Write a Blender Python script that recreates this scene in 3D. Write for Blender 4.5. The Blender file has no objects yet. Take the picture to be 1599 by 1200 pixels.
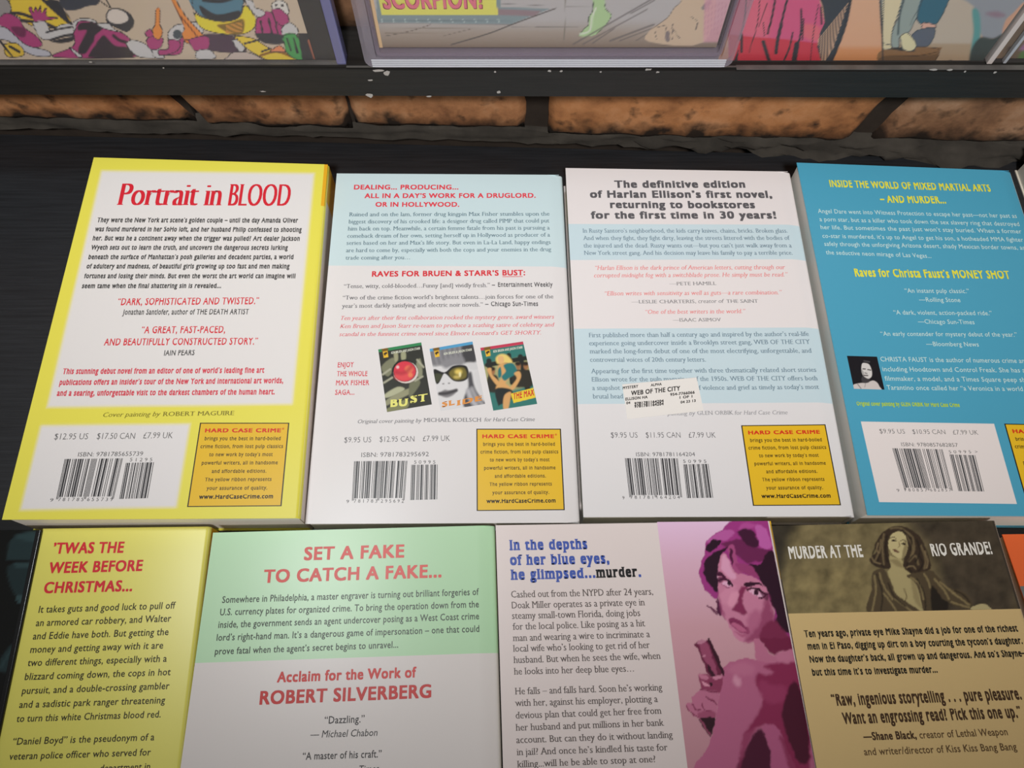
import bpy, bmesh, math, random
import numpy as np
from mathutils import Vector, noise
random.seed(7)
SC = bpy.context.scene
COL = SC.collection

# ------------------------------------------------------------------ camera
F_PX, PITCH, CAM_H = 1202.0, math.radians(67.0), 0.384
cam_d = bpy.data.cameras.new('camera')
cam_d.sensor_width = 36.0
cam_d.lens = F_PX / 1599.0 * 36.0
cam_d.clip_start = 0.01
cam = bpy.data.objects.new('camera', cam_d)
cam.location = (0, 0, CAM_H)
cam.rotation_euler = (math.pi/2 - PITCH, 0, 0)
COL.objects.link(cam)
SC.camera = cam

# ------------------------------------------------------------------ world, lamps, exposure
world = bpy.data.worlds.new('shop_room')
SC.world = world
world.use_nodes = True
wb = world.node_tree.nodes['Background']
wb.inputs['Color'].default_value = (1.0, 0.93, 0.87, 1)
wb.inputs['Strength'].default_value = 0.15

def spot_lamp(name, loc, target, power, color, cone, blend, soft):
    d = bpy.data.lights.new(name, 'SPOT')
    d.energy = power; d.color = color; d.spot_size = math.radians(cone); d.spot_blend = blend; d.shadow_soft_size = soft
    o = bpy.data.objects.new(name, d); o.location = loc
    o.rotation_euler = (Vector(target) - Vector(loc)).to_track_quat('-Z', 'Y').to_euler()
    COL.objects.link(o)
    return o
spot_lamp('ceiling_spot_lamp', (-0.35, 0.30, 1.50), (-0.06, 0.235, 0.0), 26.0, (0.95, 0.985, 1.0), 33.0, 1.0, 0.11)
front_lamp = spot_lamp('shaped_front_lamp', (0.02, -0.95, 1.60), (0.07, 0.315, 0.03), 126.0, (1.0, 0.92, 0.87), 19.6, 1.0, 0.12)
front_lamp.scale = (3.0, 1.0, 1.0)             # cone wide sideways, cut narrow in depth to stand in for front-row shade

SC.view_settings.view_transform = 'Standard'
SC.view_settings.look = 'None'
SC.view_settings.gamma = 1.0
SC.view_settings.use_curve_mapping = False
SC.view_settings.exposure = -0.12

# ------------------------------------------------------------------ geometry helpers
SP, CP = math.sin(PITCH), math.cos(PITCH)
def ray(px, py):
    x = (px - 799.5) / F_PX; y = (600.0 - py) / F_PX
    return x, CP + y*SP, -SP + y*CP
def at(px, py, z=0.0):
    """point of the horizontal plane at height z that the photo shows at a pixel"""
    x, y, Z = ray(px, py); t = (z - CAM_H) / Z
    return Vector((x*t, y*t, z))
def aty(px, py, Y):
    """same for the upright plane at distance Y"""
    x, y, Z = ray(px, py); t = Y / y
    return Vector((x*t, Y, CAM_H + Z*t))
def to_px(P):
    P = np.asarray(P, float)
    X, Y, Z = P[:, 0], P[:, 1], P[:, 2] - CAM_H
    d = Y*CP - Z*SP; up = Y*SP + Z*CP
    return 799.5 + F_PX*X/d, 600.0 - F_PX*up/d

class Crop:
    def __init__(s, ox, oy, k): s.ox, s.oy, s.k = ox, oy, k
    def __call__(s, x, y): return s.ox + x/s.k, s.oy + y/s.k
PXC = Crop(0, 0, 1.0)

def lin(c):
    c = np.asarray(c, float) / 255.0
    return np.where(c <= 0.04045, c/12.92, ((c + 0.055)/1.055)**2.4)
GB = np.array((0.84, 0.82, 0.835))      # how bright white paper shows in the back row
GF = np.array((0.72, 0.675, 0.645))     # and in the front row
GW = np.array((0.63, 0.57, 0.53))       # at the upright shelf

def albedo(c, g):
    return np.clip(lin(c) / g, 0.004, 0.86)

MATS = {}
def mat(name, rgb, rough=0.4, spec=0.5, bump=None, coat=0.0, alpha=1.0, metallic=0.0, var=0.0, vscale=40.0):
    """plain procedural material; var mixes a fine noise into the colour"""
    key = (name, tuple(np.round(rgb, 4)), rough, alpha)
    if key in MATS: return MATS[key]
    m = bpy.data.materials.new(name); m.use_nodes = True
    nt = m.node_tree; p = nt.nodes['Principled BSDF']
    p.inputs['Base Color'].default_value = (*[float(v) for v in rgb], 1)
    p.inputs['Roughness'].default_value = rough
    p.inputs['Specular IOR Level'].default_value = spec
    p.inputs['Coat Weight'].default_value = coat
    p.inputs['Coat Roughness'].default_value = 0.12
    p.inputs['Alpha'].default_value = alpha
    p.inputs['Metallic'].default_value = metallic
    if var > 0 or bump:
        tc = nt.nodes.new('ShaderNodeTexCoord')
        nz = nt.nodes.new('ShaderNodeTexNoise')
        nz.inputs['Scale'].default_value = vscale; nz.inputs['Detail'].default_value = 5
        nt.links.new(tc.outputs['Object'], nz.inputs['Vector'])
        if var > 0:
            mx = nt.nodes.new('ShaderNodeMix'); mx.data_type = 'RGBA'
            mx.inputs[6].default_value = (*[float(v*(1-var)) for v in rgb], 1)
            mx.inputs[7].default_value = (*[float(min(1, v*(1+var))) for v in rgb], 1)
            nt.links.new(nz.outputs['Fac'], mx.inputs[0])
            nt.links.new(mx.outputs[2], p.inputs['Base Color'])
        if bump:
            b = nt.nodes.new('ShaderNodeBump')
            b.inputs['Strength'].default_value = bump; b.inputs['Distance'].default_value = 0.001
            nt.links.new(nz.outputs['Fac'], b.inputs['Height'])
            nt.links.new(b.outputs['Normal'], p.inputs['Normal'])
    MATS[key] = m
    return m

def print_mat(rough, coat=0.0, name='printed_artwork'):
    key = ('art', rough, coat, name)
    if key in MATS: return MATS[key]
    m = bpy.data.materials.new(name); m.use_nodes = True
    nt = m.node_tree; p = nt.nodes['Principled BSDF']
    a = nt.nodes.new('ShaderNodeAttribute'); a.attribute_name = 'ink'
    nt.links.new(a.outputs['Color'], p.inputs['Base Color'])
    p.inputs['Roughness'].default_value = rough
    p.inputs['Coat Weight'].default_value = coat
    MATS[key] = m
    return m

def mesh_obj(name, V, Fs, mats, parent=None, midx=None, smooth=False):
    me = bpy.data.meshes.new(name)
    me.from_pydata([tuple(v) for v in V], [], [tuple(int(i) for i in f) for f in Fs])
    for m in (mats if isinstance(mats, (list, tuple)) else [mats]): me.materials.append(m)
    if midx is not None: me.polygons.foreach_set('material_index', list(midx))
    if smooth: me.polygons.foreach_set('use_smooth', [True]*len(me.polygons))
    me.update()
    o = bpy.data.objects.new(name, me); COL.objects.link(o)
    o.parent = parent
    return o
def empty(name, loc, parent=None):
    o = bpy.data.objects.new(name, None); COL.objects.link(o)
    o.location = loc; o.parent = parent; o.empty_display_size = 0.02
    return o
def tag(o, label=None, cat=None, group=None, kind=None):
    if label: o['label'] = label
    if cat: o['category'] = cat
    if group: o['group'] = group
    if kind: o['kind'] = kind
    return o
def prism(pts, z0, z1):
    """upright prism over a polygon (counter-clockwise from above)"""
    n = len(pts)
    V = [(p[0], p[1], z0) for p in pts] + [(p[0], p[1], z1) for p in pts]
    Fs = [tuple(range(n-1, -1, -1)), tuple(range(n, 2*n))]
    Fs += [(i, (i+1) % n, n+(i+1) % n, n+i) for i in range(n)]
    return V, Fs
def box_obj(name, lo, hi, m, parent=None, bevel=0.0, seg=2):
    bm = bmesh.new(); bmesh.ops.create_cube(bm, size=1)
    for v in bm.verts:
        v.co = Vector([lo[i] + (v.co[i]+0.5)*(hi[i]-lo[i]) for i in range(3)])
    if bevel: bmesh.ops.bevel(bm, geom=bm.edges[:], offset=bevel, segments=seg, affect='EDGES', profile=0.6)
    me = bpy.data.meshes.new(name); bm.to_mesh(me); bm.free(); me.materials.append(m)
    o = bpy.data.objects.new(name, me); COL.objects.link(o); o.parent = parent
    return o

# ------------------------------------------------------------------ lettering
XH, CAPH = 0.449, 0.682
_cache = {}
def glyphs(s, offset, res, space=1.0):
    key = (s, offset, res, space)
    if key in _cache: return _cache[key]
    cu = bpy.data.curves.new('lettering', 'FONT'); cu.body = s; cu.size = 1
    cu.offset = offset; cu.resolution_u = res; cu.space_character = space
    o = bpy.data.objects.new('lettering', cu)
    me = bpy.data.meshes.new_from_object(o)
    V = np.array([v.co[:2] for v in me.vertices], float).reshape(-1, 2)
    Fs = [tuple(p.vertices) for p in me.polygons]
    bpy.data.objects.remove(o); bpy.data.curves.remove(cu); bpy.data.meshes.remove(me)
    _cache[key] = (V, Fs)
    return V, Fs
STY = {  # stroke offset, slant, x-height, serif, contrast, resolution
 'sans': (.006, 0, .68, 0, 0), 'light': (-.006, 0, .66, 0, 0), 'bold': (.033, 0, .69, 0, 0), 'xbold': (.046, 0, .72, 0, 0),
 'cond': (.014, 0, .78, 0, 0), 'condb': (.032, 0, .80, 0, 0), 'ital': (0, .16, .66, 0, 0), 'boldi': (.02, .12, .68, 0, 0), 'thin': (-.010, 0, .72, 0, 0),
 'serif': (-.014, 0, .68, 1, .022), 'serifi': (-.016, .24, .68, .6, .020), 'slab': (.044, 0, .78, .8, .0), 'didone': (-.02, 0, .70, .8, .05),
}
def text_geo(s, style):
    """flat lettering: x, y and a layer number (heavier weights are several shifted layers)"""
    off, slant, xh, serif, con = STY[style]
    big = style in ('slab', 'didone', 'xbold', 'bold', 'boldi')
    V, Fs = glyphs(s, min(off, 0), 4 if big else 2, {'cond': 1.10, 'condb': 1.12, 'bold': 1.10, 'xbold': 1.16, 'slab': 1.20, 'sans': 1.04}.get(style, 1.0))
    if len(V) == 0: return V, Fs
    Fs = list(Fs)
    if off > 0: shifts = [(-off, -off*.7), (off, -off*.7), (-off, off*.7), (off, off*.7)]
    elif style == 'didone': shifts = [(-con, 0), (-con*.34, 0), (con*.34, 0), (con, 0)]
    elif con: shifts = [(-con, 0), (con, 0)]
    else: shifts = [(0, 0)]
    parts = [(V + np.array(d), Fs) for d in shifts]
    if serif:
        cnt = {}
        for f in Fs:
            for a, b in zip(f, f[1:] + f[:1]):
                k = (min(a, b), max(a, b)); cnt[k] = cnt.get(k, 0) + 1
        ex, q = [], []
        wid = .060*serif + max(off, con); th = .034
        if style == 'slab': th = .085
        if style == 'didone': wid, th = .085, .024
        for (a, b), n in cnt.items():
            if n != 1: continue
            pa, pb = V[a], V[b]
            L = abs(pa[0]-pb[0])
            if abs(pa[1]-pb[1]) > .012 or not (.03 < L < .19): continue
            y = (pa[1]+pb[1])/2
            d = 0
            for lv, sg in ((0, 1), (XH, -1), (CAPH, -1), (-.23, 1)):
                if abs(y - lv) < .035: d = sg
            if not d: continue
            x0, x1 = min(pa[0], pb[0]) - wid, max(pa[0], pb[0]) + wid
            if abs(y - XH) < .035: x1 -= wid
            y -= d*max(off, 0)*.7
            i = len(ex)
            ex += [(x0, y), (x1, y), (x1, y + d*th), (x0, y + d*th)]
            q.append((i, i+1, i+2, i+3) if d > 0 else (i+3, i+2, i+1, i))
        if ex: parts.append((np.array(ex), q))
    VV, FF, LL, n = [], [], [], 0
    for k, (v, f) in enumerate(parts):
        VV.append(v); LL.append(np.full(len(v), k)); FF += [tuple(i + n for i in t) for t in f]; n += len(v)
    V = np.vstack(VV)
    y = V[:, 1]; xt = xh * CAPH
    ny = np.where(y < 0, y, np.where(y < XH, y*xt/XH, xt + (y-XH)*(CAPH-xt)/(CAPH-XH)))
    return np.column_stack((V[:, 0] + slant*ny, ny, np.concatenate(LL))), FF

class Sheet:
    """collects printed lettering that lies on one flat surface; one mesh per name"""
    def __init__(s, plane, up, lift):
        s.plane, s.up, s.lift = plane, up, lift   # plane(px,py) -> world point; up(P) -> unit vector of letter height
        s.groups = {}
    def put(s, part, V3, Fs, m):
        g = s.groups.setdefault(part, [[], [], [], []])
        n = sum(len(v) for v in g[0])
        g[0].append(V3); g[1] += [tuple(i + n for i in f) for f in Fs]
        if m not in g[2]: g[2].append(m)
        g[3] += [g[2].index(m)] * len(Fs)
    def text(s, part, crop, txt, xl, yl, xr, yr, cap, m, style='sans', level=0):
        V, Fs = text_geo(txt, style)
        if len(V) == 0: return
        P0 = s.plane(*crop(xl, yl)); P1 = s.plane(*crop(xr, yr))
        capv = s.plane(*crop((xl+xr)/2, (yl+yr)/2 - cap)) - s.plane(*crop((xl+xr)/2, (yl+yr)/2))
        up = s.up((P0+P1)/2)
        h = capv.dot(up) / CAPH
        x0, x1 = V[:, 0].min(), V[:, 0].max()
        e = (P1 - P0) / (x1 - x0)
        nrm = (P1-P0).cross(up).normalized()
        W = np.array(P0)[None] + (V[:, 0]-x0)[:, None]*np.array(e)[None] + (V[:, 1]*h)[:, None]*np.array(up)[None]
        W = W + np.array(nrm)[None]*(s.lift + level + V[:, 2:3]*.000014)
        s.put(part, W, Fs, m)
    def poly(s, part, pts_px, m, level=0.0):
        P = [s.plane(*p) for p in pts_px]
        n = (P[1]-P[0]).cross(P[2]-P[1]).normalized()
        if n.dot(s.nrm) < 0: P = P[::-1]
        s.put(part, np.array([np.array(p + s.nrm*(s.lift + level)) for p in P]), [tuple(range(len(P)))], m)
    def build(s, part, name, parent, origin, stuff=False):
        if part not in s.groups: return None
        g = s.groups.pop(part)
        V = np.vstack(g[0]) - np.array(origin)[None]
        return mesh_obj(name, V, g[1], g[2], parent, g[3])

EL = {'0': '0001101', '1': '0011001', '2': '0010011', '3': '0111101', '4': '0100011', '5': '0110001', '6': '0101111', '7': '0111011', '8': '0110111', '9': '0001011'}
ER = {d: ''.join('1' if c == '0' else '0' for c in v) for d, v in EL.items()}
EG = {d: v[::-1] for d, v in ER.items()}
PAR = ['LLLLLL', 'LLGLGG', 'LLGGLG', 'LLGGGL', 'LGLLGG', 'LGGLLG', 'LGGGLL', 'LGLGLG', 'LGLGGL', 'LGGLGL']
def ean13(n):
    p = PAR[int(n[0])]
    return '101' + ''.join((EL if p[i] == 'L' else EG)[n[1+i]] for i in range(6)) + '01010' + ''.join(ER[c] for c in n[7:]) + '101'
P5 = ['GGLLL', 'GLGLL', 'GLLGL', 'GLLLG', 'LGGLL', 'LLGGL', 'LLLGG', 'LGLGL', 'LGLLG', 'LLGLG']
def ean5(n):
    ck = (3*sum(int(c) for c in n[0::2]) + 9*sum(int(c) for c in n[1::2])) % 10
    return '1011' + '01'.join((EL if P5[ck][i] == 'L' else EG)[n[i]] for i in range(5))

# ------------------------------------------------------------------ painter for printed pictures
def catmull(pts, n=5, closed=True):
    P = np.array(pts, float); N = len(P); out = []
    rng = range(N) if closed else range(N-1)
    for i in rng:
        a = P[(i-1) % N] if closed or i > 0 else P[i]
        b, c = P[i], P[(i+1) % N]
        d = P[(i+2) % N] if closed or i+2 < N else c
        for k in range(n):
            t = k/n
            out.append(.5*((2*b) + (c-a)*t + (2*a-5*b+4*c-d)*t*t + (-a+3*b-3*c+d)*t**3))
    if not closed: out.append(P[-1])
    return np.array(out)
class Paint:
    def __init__(s, X, Y, base):
        s.X, s.Y = X, Y
        s.C = np.tile(lin(base), (len(X), 1)); s.crop = PXC
    def _pts(s, pts): return np.array([s.crop(*p) for p in pts])
    def _segd(s, P, sel, closed):
        X, Y = s.X[sel], s.Y[sel]
        d = np.full(len(X), 1e9)
        n = len(P)
        for i in range(n if closed else n-1):
            a, b = P[i], P[(i+1) % n]
            v = b-a; L = v.dot(v) + 1e-9
            t = np.clip(((X-a[0])*v[0] + (Y-a[1])*v[1])/L, 0, 1)
            d = np.minimum(d, (X-a[0]-t*v[0])**2 + (Y-a[1]-t*v[1])**2)
        return np.sqrt(d)
    def _mix(s, sel, a, col):
        col = lin(col) if not callable(col) else col(s.X[sel], s.Y[sel])
        s.C[sel] = s.C[sel]*(1-a[:, None]) + col*a[:, None]
    def poly(s, pts, col, soft=1.0, alpha=1.0, smooth=True):
        P = s._pts(pts)
        if smooth: P = catmull(P, 4)
        m = soft + 1
        sel = np.where((s.X > P[:, 0].min()-m) & (s.X < P[:, 0].max()+m) & (s.Y > P[:, 1].min()-m) & (s.Y < P[:, 1].max()+m))[0]
        if len(sel) == 0: return
        X, Y = s.X[sel], s.Y[sel]
        ins = np.zeros(len(X), bool); n = len(P)
        for i in range(n):
            a, b = P[i], P[(i+1) % n]
            if a[1] == b[1]: continue
            c = ((a[1] > Y) != (b[1] > Y)) & (X < (b[0]-a[0])*(Y-a[1])/(b[1]-a[1]) + a[0])
            ins ^= c
        d = s._segd(P, sel, True)
        sd = np.where(ins, d, -d)
        a = np.clip(sd/max(soft, .3) + .5, 0, 1)
        a = a*a*(3-2*a)
        s._mix(sel, a*alpha, col)
    def line(s, pts, w, col, soft=.7, alpha=1.0, smooth=True):
        P = s._pts(pts)
        if smooth and len(P) > 2: P = catmull(P, 4, False)
        m = w + soft + 1
        sel = np.where((s.X > P[:, 0].min()-m) & (s.X < P[:, 0].max()+m) & (s.Y > P[:, 1].min()-m) & (s.Y < P[:, 1].max()+m))[0]
        if len(sel) == 0: return
        d = s._segd(P, sel, False)
        a = np.clip((w/2 - d)/max(soft, .3) + .5, 0, 1)
        s._mix(sel, a*alpha, col)
    def ell(s, cx, cy, rx, ry, col, soft=1.0, alpha=1.0, rot=0.0):
        t = np.linspace(0, 2*np.pi, 20, endpoint=False); c, n = math.cos(rot), math.sin(rot)
        s.poly([(cx + rx*math.cos(a)*c - ry*math.sin(a)*n, cy + rx*math.cos(a)*n + ry*math.sin(a)*c) for a in t], col, soft, alpha, False)
    def vgrad(s, stops):
        ys = [q[0] for q in stops]
        L = np.array([lin(q[1]) for q in stops])
        s.C = np.column_stack([np.interp(s.Y, ys, L[:, k]) for k in range(3)])
    def warp(s, amp, scale, seed=0.0):
        """ragged brush edges"""
        n1 = np.array([noise.fractal(Vector((x/scale, y/scale, seed)), 1.0, 2.0, 3) for x, y in zip(s.X, s.Y)])
        n2 = np.array([noise.fractal(Vector((x/scale, y/scale, seed + 40)), 1.0, 2.0, 3) for x, y in zip(s.X, s.Y)])
        s.X = s.X + amp*n1; s.Y = s.Y + amp*n2
    def mottle(s, scale, amt, seed=0, stretch=1.0, sel=None):
        idx = range(len(s.X))
        f = np.array([noise.fractal(Vector((s.X[i]/scale*stretch, s.Y[i]/scale, seed)), 1.0, 2.0, 4) for i in idx])
        s.C *= np.clip(1 + amt*f, .15, 3)[:, None]
def art_obj(name, corners, n, m, paint_fn, gain, parent, origin, rough=.35, coat=0.0, nudge=None):
    """grid print between four world corners (TL,TR,BR,BL); colour per vertex"""
    TL, TR, BR, BL = [np.array(c, float) for c in corners]
    u = np.linspace(0, 1, n+1); v = np.linspace(0, 1, m+1)
    U, Vv = np.meshgrid(u, v); U = U.ravel()[:, None]; Vv = Vv.ravel()[:, None]
    P = (TL*(1-U) + TR*U)*(1-Vv) + (BL*(1-U) + BR*U)*Vv
    X, Y = to_px(P)
    C = paint_fn(X, Y)
    C = np.clip(C/gain, .004, .86)
    idx = np.arange((n+1)*(m+1)).reshape(m+1, n+1)
    Fs = np.stack([idx[1:, :-1], idx[1:, 1:], idx[:-1, 1:], idx[:-1, :-1]], -1).reshape(-1, 4)
    if nudge is not None: P = P + np.array(nudge)[None]
    o = mesh_obj(name, P - np.array(origin)[None], Fs, print_mat(rough, coat), parent)
    at_ = o.data.color_attributes.new('ink', 'FLOAT_COLOR', 'POINT')
    at_.data.foreach_set('color', np.column_stack([C, np.ones(len(C))]).astype(np.float32).ravel())
    return o

# ================================================================== the setting
def wood_black(name, base, rough, grain=(3, 60, 60)):
    m = bpy.data.materials.new(name); m.use_nodes = True
    nt = m.node_tree; p = nt.nodes['Principled BSDF']
    tc = nt.nodes.new('ShaderNodeTexCoord'); mp = nt.nodes.new('ShaderNodeMapping')
    mp.inputs['Scale'].default_value = grain
    nz = nt.nodes.new('ShaderNodeTexNoise'); nz.inputs['Scale'].default_value = 9; nz.inputs['Detail'].default_value = 8
    cr = nt.nodes.new('ShaderNodeValToRGB')
    cr.color_ramp.elements[0].position = .3; cr.color_ramp.elements[1].position = .75
    cr.color_ramp.elements[0].color = (*[v*.72 for v in base], 1); cr.color_ramp.elements[1].color = (*[v*1.3 for v in base], 1)
    bp = nt.nodes.new('ShaderNodeBump'); bp.inputs['Strength'].default_value = .25; bp.inputs['Distance'].default_value = .0006
    nt.links.new(tc.outputs['Object'], mp.inputs['Vector']); nt.links.new(mp.outputs['Vector'], nz.inputs['Vector'])
    nt.links.new(nz.outputs['Fac'], cr.inputs['Fac']); nt.links.new(cr.outputs['Color'], p.inputs['Base Color'])
    nt.links.new(nz.outputs['Fac'], bp.inputs['Height']); nt.links.new(bp.outputs['Normal'], p.inputs['Normal'])
    p.inputs['Roughness'].default_value = rough
    return m
M_LEDGE = wood_black('black_painted_wood', (.018, .0205, .0245), .42)
M_BOARD = wood_black('black_painted_shelf_edge', (.0105, .0098, .009), .68)

WALL_Y, WALL_S = 0.3265, -0.031            # the wall runs a little askew to the shelf
def wall_y(x): return WALL_Y + WALL_S*x
# display ledge the books lie on
bx = 0.75
V, Fs = prism([(-bx, -.30), (bx, -.30), (bx, wall_y(bx) - .003), (-bx, wall_y(-bx) - .003)], -.022, 0.0)
ledge = mesh_obj('display_ledge', V, Fs, M_LEDGE)
tag(ledge, 'black painted wooden ledge that all the paperbacks lie on', 'shelf')

fl = box_obj('floor', (-2.5, -2.5, -.96), (2.5, .40, -.92), mat('shop_floor_boards', (.16, .12, .09), .6, var=.3, vscale=6))
tag(fl, kind='structure')

def brick_material(name, c0, c1, c2):
    m = bpy.data.materials.new(name); m.use_nodes = True
    nt = m.node_tree; p = nt.nodes['Principled BSDF']
    tc = nt.nodes.new('ShaderNodeTexCoord')
    n1 = nt.nodes.new('ShaderNodeTexNoise'); n1.inputs['Scale'].default_value = 28; n1.inputs['Detail'].default_value = 8; n1.inputs['Roughness'].default_value = .65
    n2 = nt.nodes.new('ShaderNodeTexNoise'); n2.inputs['Scale'].default_value = 75; n2.inputs['Detail'].default_value = 4
    r1 = nt.nodes.new('ShaderNodeValToRGB'); e = r1.color_ramp.elements
    e[0].position = .32; e[0].color = (*c0, 1); e[1].position = .70; e[1].color = (*c2, 1)
    k = e.new(.5); k.color = (*c1, 1)
    r2 = nt.nodes.new('ShaderNodeValToRGB'); r2.color_ramp.elements[0].position = .27; r2.color_ramp.elements[1].position = .44
    mx = nt.nodes.new('ShaderNodeMix'); mx.data_type = 'RGBA'; mx.inputs[6].default_value = (.022, .014, .009, 1)
    bp = nt.nodes.new('ShaderNodeBump'); bp.inputs['Strength'].default_value = .5; bp.inputs['Distance'].default_value = .002
    for a in (n1, n2): nt.links.new(tc.outputs['Object'], a.inputs['Vector'])
    nt.links.new(n1.outputs['Fac'], r1.inputs['Fac']); nt.links.new(n2.outputs['Fac'], r2.inputs['Fac'])
    nt.links.new(r2.outputs['Color'], mx.inputs[0]); nt.links.new(r1.outputs['Color'], mx.inputs[7])
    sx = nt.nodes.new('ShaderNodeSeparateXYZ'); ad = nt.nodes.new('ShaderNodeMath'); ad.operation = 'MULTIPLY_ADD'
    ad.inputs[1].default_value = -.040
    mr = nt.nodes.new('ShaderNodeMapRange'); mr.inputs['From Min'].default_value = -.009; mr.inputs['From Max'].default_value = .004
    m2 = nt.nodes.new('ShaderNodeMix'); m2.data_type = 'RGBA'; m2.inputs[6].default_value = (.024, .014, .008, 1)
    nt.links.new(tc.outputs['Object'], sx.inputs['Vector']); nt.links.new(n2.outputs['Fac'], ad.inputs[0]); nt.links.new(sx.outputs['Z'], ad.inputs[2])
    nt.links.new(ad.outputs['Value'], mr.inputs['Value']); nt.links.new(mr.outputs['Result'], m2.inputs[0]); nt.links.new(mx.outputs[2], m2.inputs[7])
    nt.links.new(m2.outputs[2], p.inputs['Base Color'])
    nt.links.new(n1.outputs['Fac'], bp.inputs['Height']); nt.links.new(bp.outputs['Normal'], p.inputs['Normal'])
    p.inputs['Roughness'].default_value = .85
    return m
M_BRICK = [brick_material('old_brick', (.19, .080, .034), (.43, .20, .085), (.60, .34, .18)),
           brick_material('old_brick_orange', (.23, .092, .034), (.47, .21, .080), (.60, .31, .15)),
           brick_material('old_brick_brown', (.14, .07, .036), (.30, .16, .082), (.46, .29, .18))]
M_MORTAR = mat('grey_mortar', (.040, .037, .031), .95, var=.95, vscale=55, bump=.9)
M_MORTAR_D = mat('sooty_mortar', (.030, .022, .016), .95, var=.6, vscale=70, bump=.6)

wall = empty('wall_back', (0, WALL_Y, 0))
wall.rotation_euler = (0, 0, math.atan(WALL_S))
tag(wall, kind='structure')
box_obj('mortar_backing', (-.8, .010, -.03), (.8, .05, .62), M_MORTAR_D, wall)
def wall_local(px, py):
    """where a pixel meets the brick face, in the wall's own frame (x, z)"""
    x, y, Z = ray(px, py); t = WALL_Y / (y - WALL_S*x)
    return x*t / math.cos(math.atan(WALL_S)), CAM_H + Z*t
def brick(x0, x1, z0, z1, m, tilt0=0.0, tilt1=0.0, proud=0.0, nx=10, nz=4, seed=0):
    nx += 1; nz += 1
    V, Fs = [], []
    d = .055
    for j in range(nz+1):
        for i in range(nx+1):
            u, w = i/nx, j/nz
            x = x0 + (x1-x0)*u + (tilt0*(1-u) + tilt1*u)*(w-.5)
            z = z0 + (z1-z0)*w
            edge = min(u*(x1-x0), (1-u)*(x1-x0), w*(z1-z0), (1-w)*(z1-z0))
            y = -proud + .0045*max(0, 1 - edge/.006)**2
            n = noise.fractal(Vector((x*60 + seed, z*60, seed*1.7)), 1.0, 2.0, 4)
            y += n*.0016
            if edge < .001:
                x += noise.noise(Vector((x*90, z*90, seed)))*.0016; z += noise.noise(Vector((z*90+9, x*90, seed)))*.0016
            V.append((x, y, z))
    k = nx+1
    for j in range(nz):
        for i in range(nx): Fs.append((j*k+i, j*k+i+1, (j+1)*k+i+1, (j+1)*k+i))
    rim = [i for i in range(k)] + [j*k+nx for j in range(1, nz+1)] + [nz*k+i for i in range(nx-1, -1, -1)] + [j*k for j in range(nz-1, 0, -1)]
    b = len(V)
    for i in rim: V.append((V[i][0], d, V[i][2]))
    n = len(rim)
    for i in range(n): Fs.append((rim[(i+1) % n], rim[i], b+i, b+(i+1) % n))
    Fs.append(tuple(range(b+n-1, b-1, -1)))
    return mesh_obj('brick', V, Fs, m, wall, smooth=True)
zb = wall_local(760, 209)[1]; BH = .060; JT = .011
jx = [wall_local(p, 180)[0] for p in (277, 545, 841, 1389)]
brick(jx[0]-.150, jx[0]-.006, zb-.001, zb+BH, M_BRICK[1], tilt1=-.026, nx=24, nz=8, seed=1)
brick(jx[0]+.004, jx[1]-.0012, zb-.001, zb+BH, M_BRICK[0], tilt0=-.024, nx=22, nz=8, seed=2, proud=.001)
brick(jx[1]+.0010, jx[2]-.008, zb+.001, zb+BH, M_BRICK[0], nx=22, nz=8, seed=3)
brick(jx[2]+.006, jx[3]-.008, zb-.002, zb+BH, M_BRICK[1], tilt1=.016, nx=40, nz=8, seed=4, proud=.0012)
brick(jx[3]+.008, jx[3]+.150, zb-.001, zb+BH, M_BRICK[2], tilt0=.018, nx=24, nz=8, seed=5)
for k in range(3):
    for sgn in (-1, 1):
        c = (jx[0]-.162 - k*.225, jx[0]-.162 - k*.225 + .0) if sgn < 0 else (jx[3]+.162 + k*.225,)*2
        if sgn < 0: brick(c[0]-.213, c[0], zb, zb+BH, M_BRICK[k % 3], seed=10+k)
        else: brick(c[0], c[0]+.213, zb, zb+BH, M_BRICK[(k+1) % 3], seed=20+k)
for row in range(1, 8):
    z0 = zb + row*(BH+JT); x = -.80 + (row % 2)*.11
    while x < .78:
        L = .213 if random.random() < .75 else .100
        brick(x, min(x+L, .8), z0, z0+BH, random.choice(M_BRICK), nx=4, nz=2, seed=random.random()*90)
        x += L + JT
# lumpy mortar bed squeezed out between brick course and ledge
def mortar_bed():
    V, Fs = [], []
    nx, ny = 300, 9
    for i in range(nx+1):
        x = -.75 + 1.5*i/nx
        fat = .25 + .75*min(1, max(0, (x + .02)/.25))
        for j in range(ny+1):
            a = j/ny * math.pi*.5
            n = noise.fractal(Vector((x*55, j*.75, 3.3)), 1.0, 2.0, 5)
            n2 = noise.noise(Vector((x*18, j*.3, 8.1)))
            r = (.0095*fat)*(1 + .9*n + .6*n2)
            V.append((x, .008 - (r + .004)*math.sin(a)*1.0, .0 + (zb+.004)*math.cos(a)*(.85 + .25*n2)))
    k = ny+1
    for i in range(nx):
        for j in range(ny): Fs.append((i*k+j, i*k+j+1, (i+1)*k+j+1, (i+1)*k+j))
    o = mesh_obj('mortar_bed', V, Fs, M_MORTAR, wall, smooth=True)
    return o
mortar_bed()
for jxx, w in ((jx[0], .010), (jx[1], .004), (jx[2], .016), (jx[3], .016)):
    box_obj('mortar_joint', (jxx-w*.7, .006, 0), (jxx+w*.7, .02, zb+BH+JT), M_MORTAR_D, wall, bevel=.002)

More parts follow.
